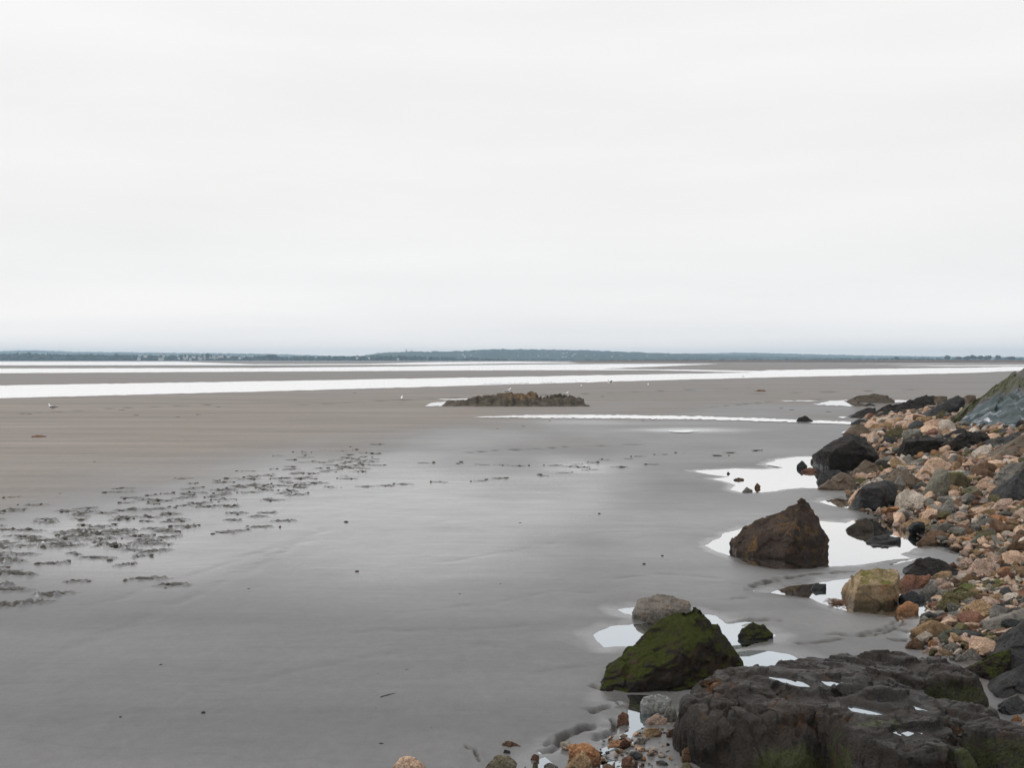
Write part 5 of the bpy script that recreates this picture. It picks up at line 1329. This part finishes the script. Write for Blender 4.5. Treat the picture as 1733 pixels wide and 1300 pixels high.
ridge_hill('hill', [(-900, 594), (-300, 593), (0, 594.4), (60, 593.2), (120, 595.6), (200, 596.4), (300, 597.6), (430, 598.8), (480, 600), (560, 602.5), (640, 605), (760, 608)], 7600, 900, M_hill2, 5, 'pale distant ridge behind the left treeline')
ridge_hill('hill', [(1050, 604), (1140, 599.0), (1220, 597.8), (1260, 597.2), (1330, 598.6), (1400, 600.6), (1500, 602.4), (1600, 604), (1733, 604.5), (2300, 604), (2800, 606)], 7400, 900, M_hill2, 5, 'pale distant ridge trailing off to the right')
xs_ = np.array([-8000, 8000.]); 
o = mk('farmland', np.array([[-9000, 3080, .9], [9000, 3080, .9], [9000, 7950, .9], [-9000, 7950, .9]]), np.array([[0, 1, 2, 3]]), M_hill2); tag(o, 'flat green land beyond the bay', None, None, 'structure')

# salt marsh edge on the right
mpx = np.linspace(968, 2700, 420)
mf = np.interp(mpx, [968, 990, 1100, 1300, 1733, 2700], [612.2, 612.9, 613.0, 613.1, 613.5, 613.6])
Vs = []
nmr = np.random.RandomState(4)
for dy, zf in ((0, -.1), (3, .35), (12, .6), (40, .75), (200, 1.0), (700, 1.0), (1500, .9), (1502, -.1)):
    g = gz(mpx, mf); y = g[:, 1] + dy
    Vs.append(np.stack([g[:, 0] / g[:, 1] * y, y, zf * 2.0 * np.interp(mpx, [968, 1040, 1300], [.35, .8, 1.0]) * (1 + .16 * nmr.normal(size=len(mpx)))], 1))
n_ = len(mpx); ii = np.arange(7 * n_).reshape(-1, n_)[:, :-1].ravel()
m = MT('marsh_grass'); geo = m.n('ShaderNodeNewGeometry')
n1 = m.noise(m.scale(geo.outputs['Position'], (.01, .02, .6)), 1, 5, .7)
c = m.mix(m.rng(n1, .35, .65, 0, 1), (.060, .042, .033), (.165, .115, .082))
o = mk('salt_marsh', np.concatenate(Vs), np.stack([ii, ii + 1, ii + n_ + 1, ii + n_], 1), m.done(c, .95, None, .1)); tag(o, 'reddish brown salt marsh edge along the far right shore', None, None, 'structure')

# woodland on the far shore
def crown(r_, rz, n=2, seed=0):
    u_, f_ = ico(n)
    d = 1 + .38 * fbm(u_ * 1.9 + seed * 3.3, 4, .7) + .16 * np.random.RandomState(seed).normal(size=len(u_))
    return u_ * d[:, None] * np.array([r_, r_, rz]), f_
wv, wf_, n0 = [], [], 0
WOOD = [([(-500, 599), (0, 599), (50, 597.8), (100, 599.4), (200, 600.6), (250, 600.6), (300, 601.4), (350, 600.0), (400, 602), (420, 602.8), (460, 600.8), (480, 603.4), (520, 602.4), (600, 602.6), (650, 601.4), (700, 602.2), (760, 604), (820, 606), (870, 607.8)], 3050, 460),
        ([(640, 606.5), (800, 607), (1000, 607.2), (1200, 606.8), (1420, 606.4), (1500, 606), (1540, 605.2), (1600, 605.4), (1640, 604.4), (1700, 605), (1800, 604.6), (2300, 604)], 3500, 420)]
for prof, Y, n_ in WOOD:
    for i in range(n_):
        px = rnd.uniform(prof[0][0], prof[-1][0]); tp = np.interp(px, [p[0] for p in prof], [p[1] for p in prof]) + abs(rnd.gauss(0, .9))
        y = Y + rnd.uniform(-60, 160); t_ = at(px, tp, y)
        if t_[2] < 2.5: continue
        rz = max(3, t_[2] * rnd.uniform(.35, .55)); r_ = rnd.uniform(5, 11)
        Vv, f_ = crown(r_, rz, 2, i)
        wv.append(Vv + np.array([t_[0], y, max(rz * .6, t_[2] - rz)])); wf_.append(f_ + n0); n0 += len(Vv)
        if t_[2] > 9:
            Vv, f_ = crown(r_ * 1.2, rz * .8, 1, i + 9); wv.append(Vv + np.array([t_[0] + rnd.uniform(-6, 6), y - 12, rz * .6])); wf_.append(f_ + n0); n0 += len(Vv)
o = mk('woodland', np.concatenate(wv), np.concatenate(wf_), M_wood, None, False); tag(o, 'dark band of woodland along the far shore', 'woodland', None, 'stuff')
def tree(px, tp, wpx, Y, label):
    t_ = at(px, tp, Y); h_ = t_[2]; wr = wpx / F * Y / 2
    r_ = empty('tree', (t_[0], Y, .8)); tag(r_, label, 'tree', 'trees standing out of the far treeline')
    Vv, f_ = loft([(0, 0, .6, .6), (0, 0, .5, .5)], 6)
    Vv = np.array([[.5 * math.cos(a) * s_, .5 * math.sin(a) * s_, z_] for z_, s_ in ((0, 1.3), (h_ * .3, .9), (h_ * .7, .4)) for a in np.linspace(0, 5.236, 6)])
    mk('trunk', Vv, np.array([[i * 6 + j, i * 6 + (j + 1) % 6, i * 6 + 6 + (j + 1) % 6, i * 6 + 6 + j] for i in range(2) for j in range(6)]), M_bark, r_)
    cv_, cf_, n_ = [], [], 0
    for i in range(9):
        Vv, f_ = crown(wr * rnd.uniform(.4, .6), h_ * rnd.uniform(.2, .3), 2, int(px) + i)
        a = rnd.uniform(0, 6.28); q = rnd.uniform(.2, .6)
        cv_.append(Vv + np.array([wr * q * math.cos(a), wr * q * math.sin(a), h_ * rnd.uniform(.42, .72) if i else h_ * .74])); cf_.append(f_ + n_); n_ += len(Vv)
    mk('crown', np.concatenate(cv_), np.concatenate(cf_), M_tree, r_, False)
for px, tp, wp, lab in ((1604, 601.8, 9, 'lone dark round tree standing apart in the right treeline'), (1622, 604, 9, 'low tree right of the lone round tree at the far shore'), (1637, 602.6, 12, 'left tree of the tallest clump in the right treeline'), (1648, 601.2, 14, 'tallest tree in the middle of the right-hand clump'),
                        (1658, 602.4, 11, 'right tree of the tallest clump in the right treeline'), (1672, 602.2, 12, 'bushy tree just right of the tallest clump'), (1690, 601.6, 11, 'round tree in the right treeline with gaps on both sides'), (1712, 604, 16, 'broad low tree near the right end of the treeline'), (1518, 604.6, 9, 'small pale tree at the left start of the right treeline')):
    tree(px, tp, wp, 2700, lab)
for px, tp, wp, lab in ((51, 596.8, 12, 'tree rising above the treeline at the far left'), (196, 599.4, 14, 'rounded tree top midway along the left treeline'), (460, 600, 22, 'broad dark dome-shaped tree left of the hill'), (352, 597.6, 6, 'pointed tree above the village on the left shore')):
    tree(px, tp, wp, 2960, lab)

# houses
M_hw = flat_mat('house_plaster', (.55, .54, .52), .9, .1, .2); M_hr = flat_mat('slate_roof', (.10, .11, .13), .8, .2, .3)
def house(px, py, Y, sz, label, group):
    b = at(px, py, Y); w_, d_, h_ = sz * rnd.uniform(.9, 1.5), sz * .7, sz * .55
    r_ = empty('house', (b[0], Y, b[2])); tag(r_, label, 'house', group); r_.rotation_euler = (0, 0, rnd.gauss(0, .3))
    x, y = w_ / 2, d_ / 2
    mk('wall', np.array([[-x, -y, -4], [x, -y, -4], [x, y, -4], [-x, y, -4], [-x, -y, h_], [x, -y, h_], [x, y, h_], [-x, y, h_]]), np.array([[0, 1, 5, 4], [1, 2, 6, 5], [2, 3, 7, 6], [3, 0, 4, 7], [4, 5, 6, 7]]), M_hw, r_, False)
    e = .6
    mk('roof', np.array([[-x - e, -y - e, h_ + .05], [x + e, -y - e, h_ + .05], [x + e, y + e, h_ + .05], [-x - e, y + e, h_ + .05], [-x * .9, 0, h_ + sz * .35], [x * .9, 0, h_ + sz * .35]]), np.array([[0, 1, 5, 4], [2, 3, 4, 5], [3, 0, 4, 4], [1, 2, 5, 5], [0, 3, 2, 1]])[[0, 1, 4]], M_hr, r_, False)
for i in range(32):
    px = rnd.gauss(955, 45) if i % 3 else rnd.uniform(760, 1140)
    tp = np.interp(px, [p[0] for p in HILL], [p[1] for p in HILL]); fr = rnd.uniform(.2, .8)
    py = tp + (609 - tp) * fr
    Yh = 4700 - 1100 * (1 - (2 / math.pi) * math.asin(max(.05, 1 - fr))) - 30
    house(px, py, Yh, rnd.uniform(4.5, 8), 'tiny white house scattered among trees on the wooded hill', 'houses on the hillside')
for i in range(34):
    px = rnd.gauss(345, 32) if i % 4 else rnd.uniform(200, 700)
    house(px, rnd.uniform(602.2, 608), 2975, rnd.uniform(4, 7), 'tiny pale house among trees on the low left shore', 'houses on the left shore')
b = at(690, 596.2, 4560); r_ = empty('church', tuple(b)); tag(r_, 'pale church with square towers on the hilltop skyline', 'church')
M_ch = flat_mat('church_stone', (.42, .41, .40), .9, .1, .2)
def boxm(name, x0, x1, y0, y1, z0, z1, mat, par):
    mk(name, np.array([[x0, y0, z0], [x1, y0, z0], [x1, y1, z0], [x0, y1, z0], [x0, y0, z1], [x1, y0, z1], [x1, y1, z1], [x0, y1, z1]]), np.array([[0, 1, 5, 4], [1, 2, 6, 5], [2, 3, 7, 6], [3, 0, 4, 7], [4, 5, 6, 7], [3, 2, 1, 0]]), mat, par, False)
boxm('tower', -9, -4, -3, 3, -14, 12, M_ch, r_); boxm('tower', 14, 21, -3, 4, -14, 9, M_ch, r_); boxm('nave', -4, 14, -4, 4, -14, 4, M_ch, r_); boxm('spire', -7.5, -5.5, -1, 1, 12.01, 17, M_ch, r_)

# ------------------------------------------------------------------ air
bm = bmesh.new(); bmesh.ops.create_cube(bm, size=1.0)
me = bpy.data.meshes.new('haze'); bm.to_mesh(me); bm.free()
o = bpy.data.objects.new('haze', me); COL.objects.link(o)
o.scale = (21000, 8350, 80); o.location = (0, 4025, 39)
mt = bpy.data.materials.new('haze'); mt.use_nodes = True; t_ = mt.node_tree; t_.nodes.clear()
oo = t_.nodes.new('ShaderNodeOutputMaterial'); pv = t_.nodes.new('ShaderNodeVolumePrincipled')
pv.inputs['Color'].default_value = (.58, .80, 1.0, 1); pv.inputs['Density'].default_value = 1.4e-4; pv.inputs['Anisotropy'].default_value = .1
t_.links.new(pv.outputs[0], oo.inputs['Volume']); me.materials.append(mt)
tag(o, 'pale blue sea haze over the whole bay', 'haze', None, 'stuff')
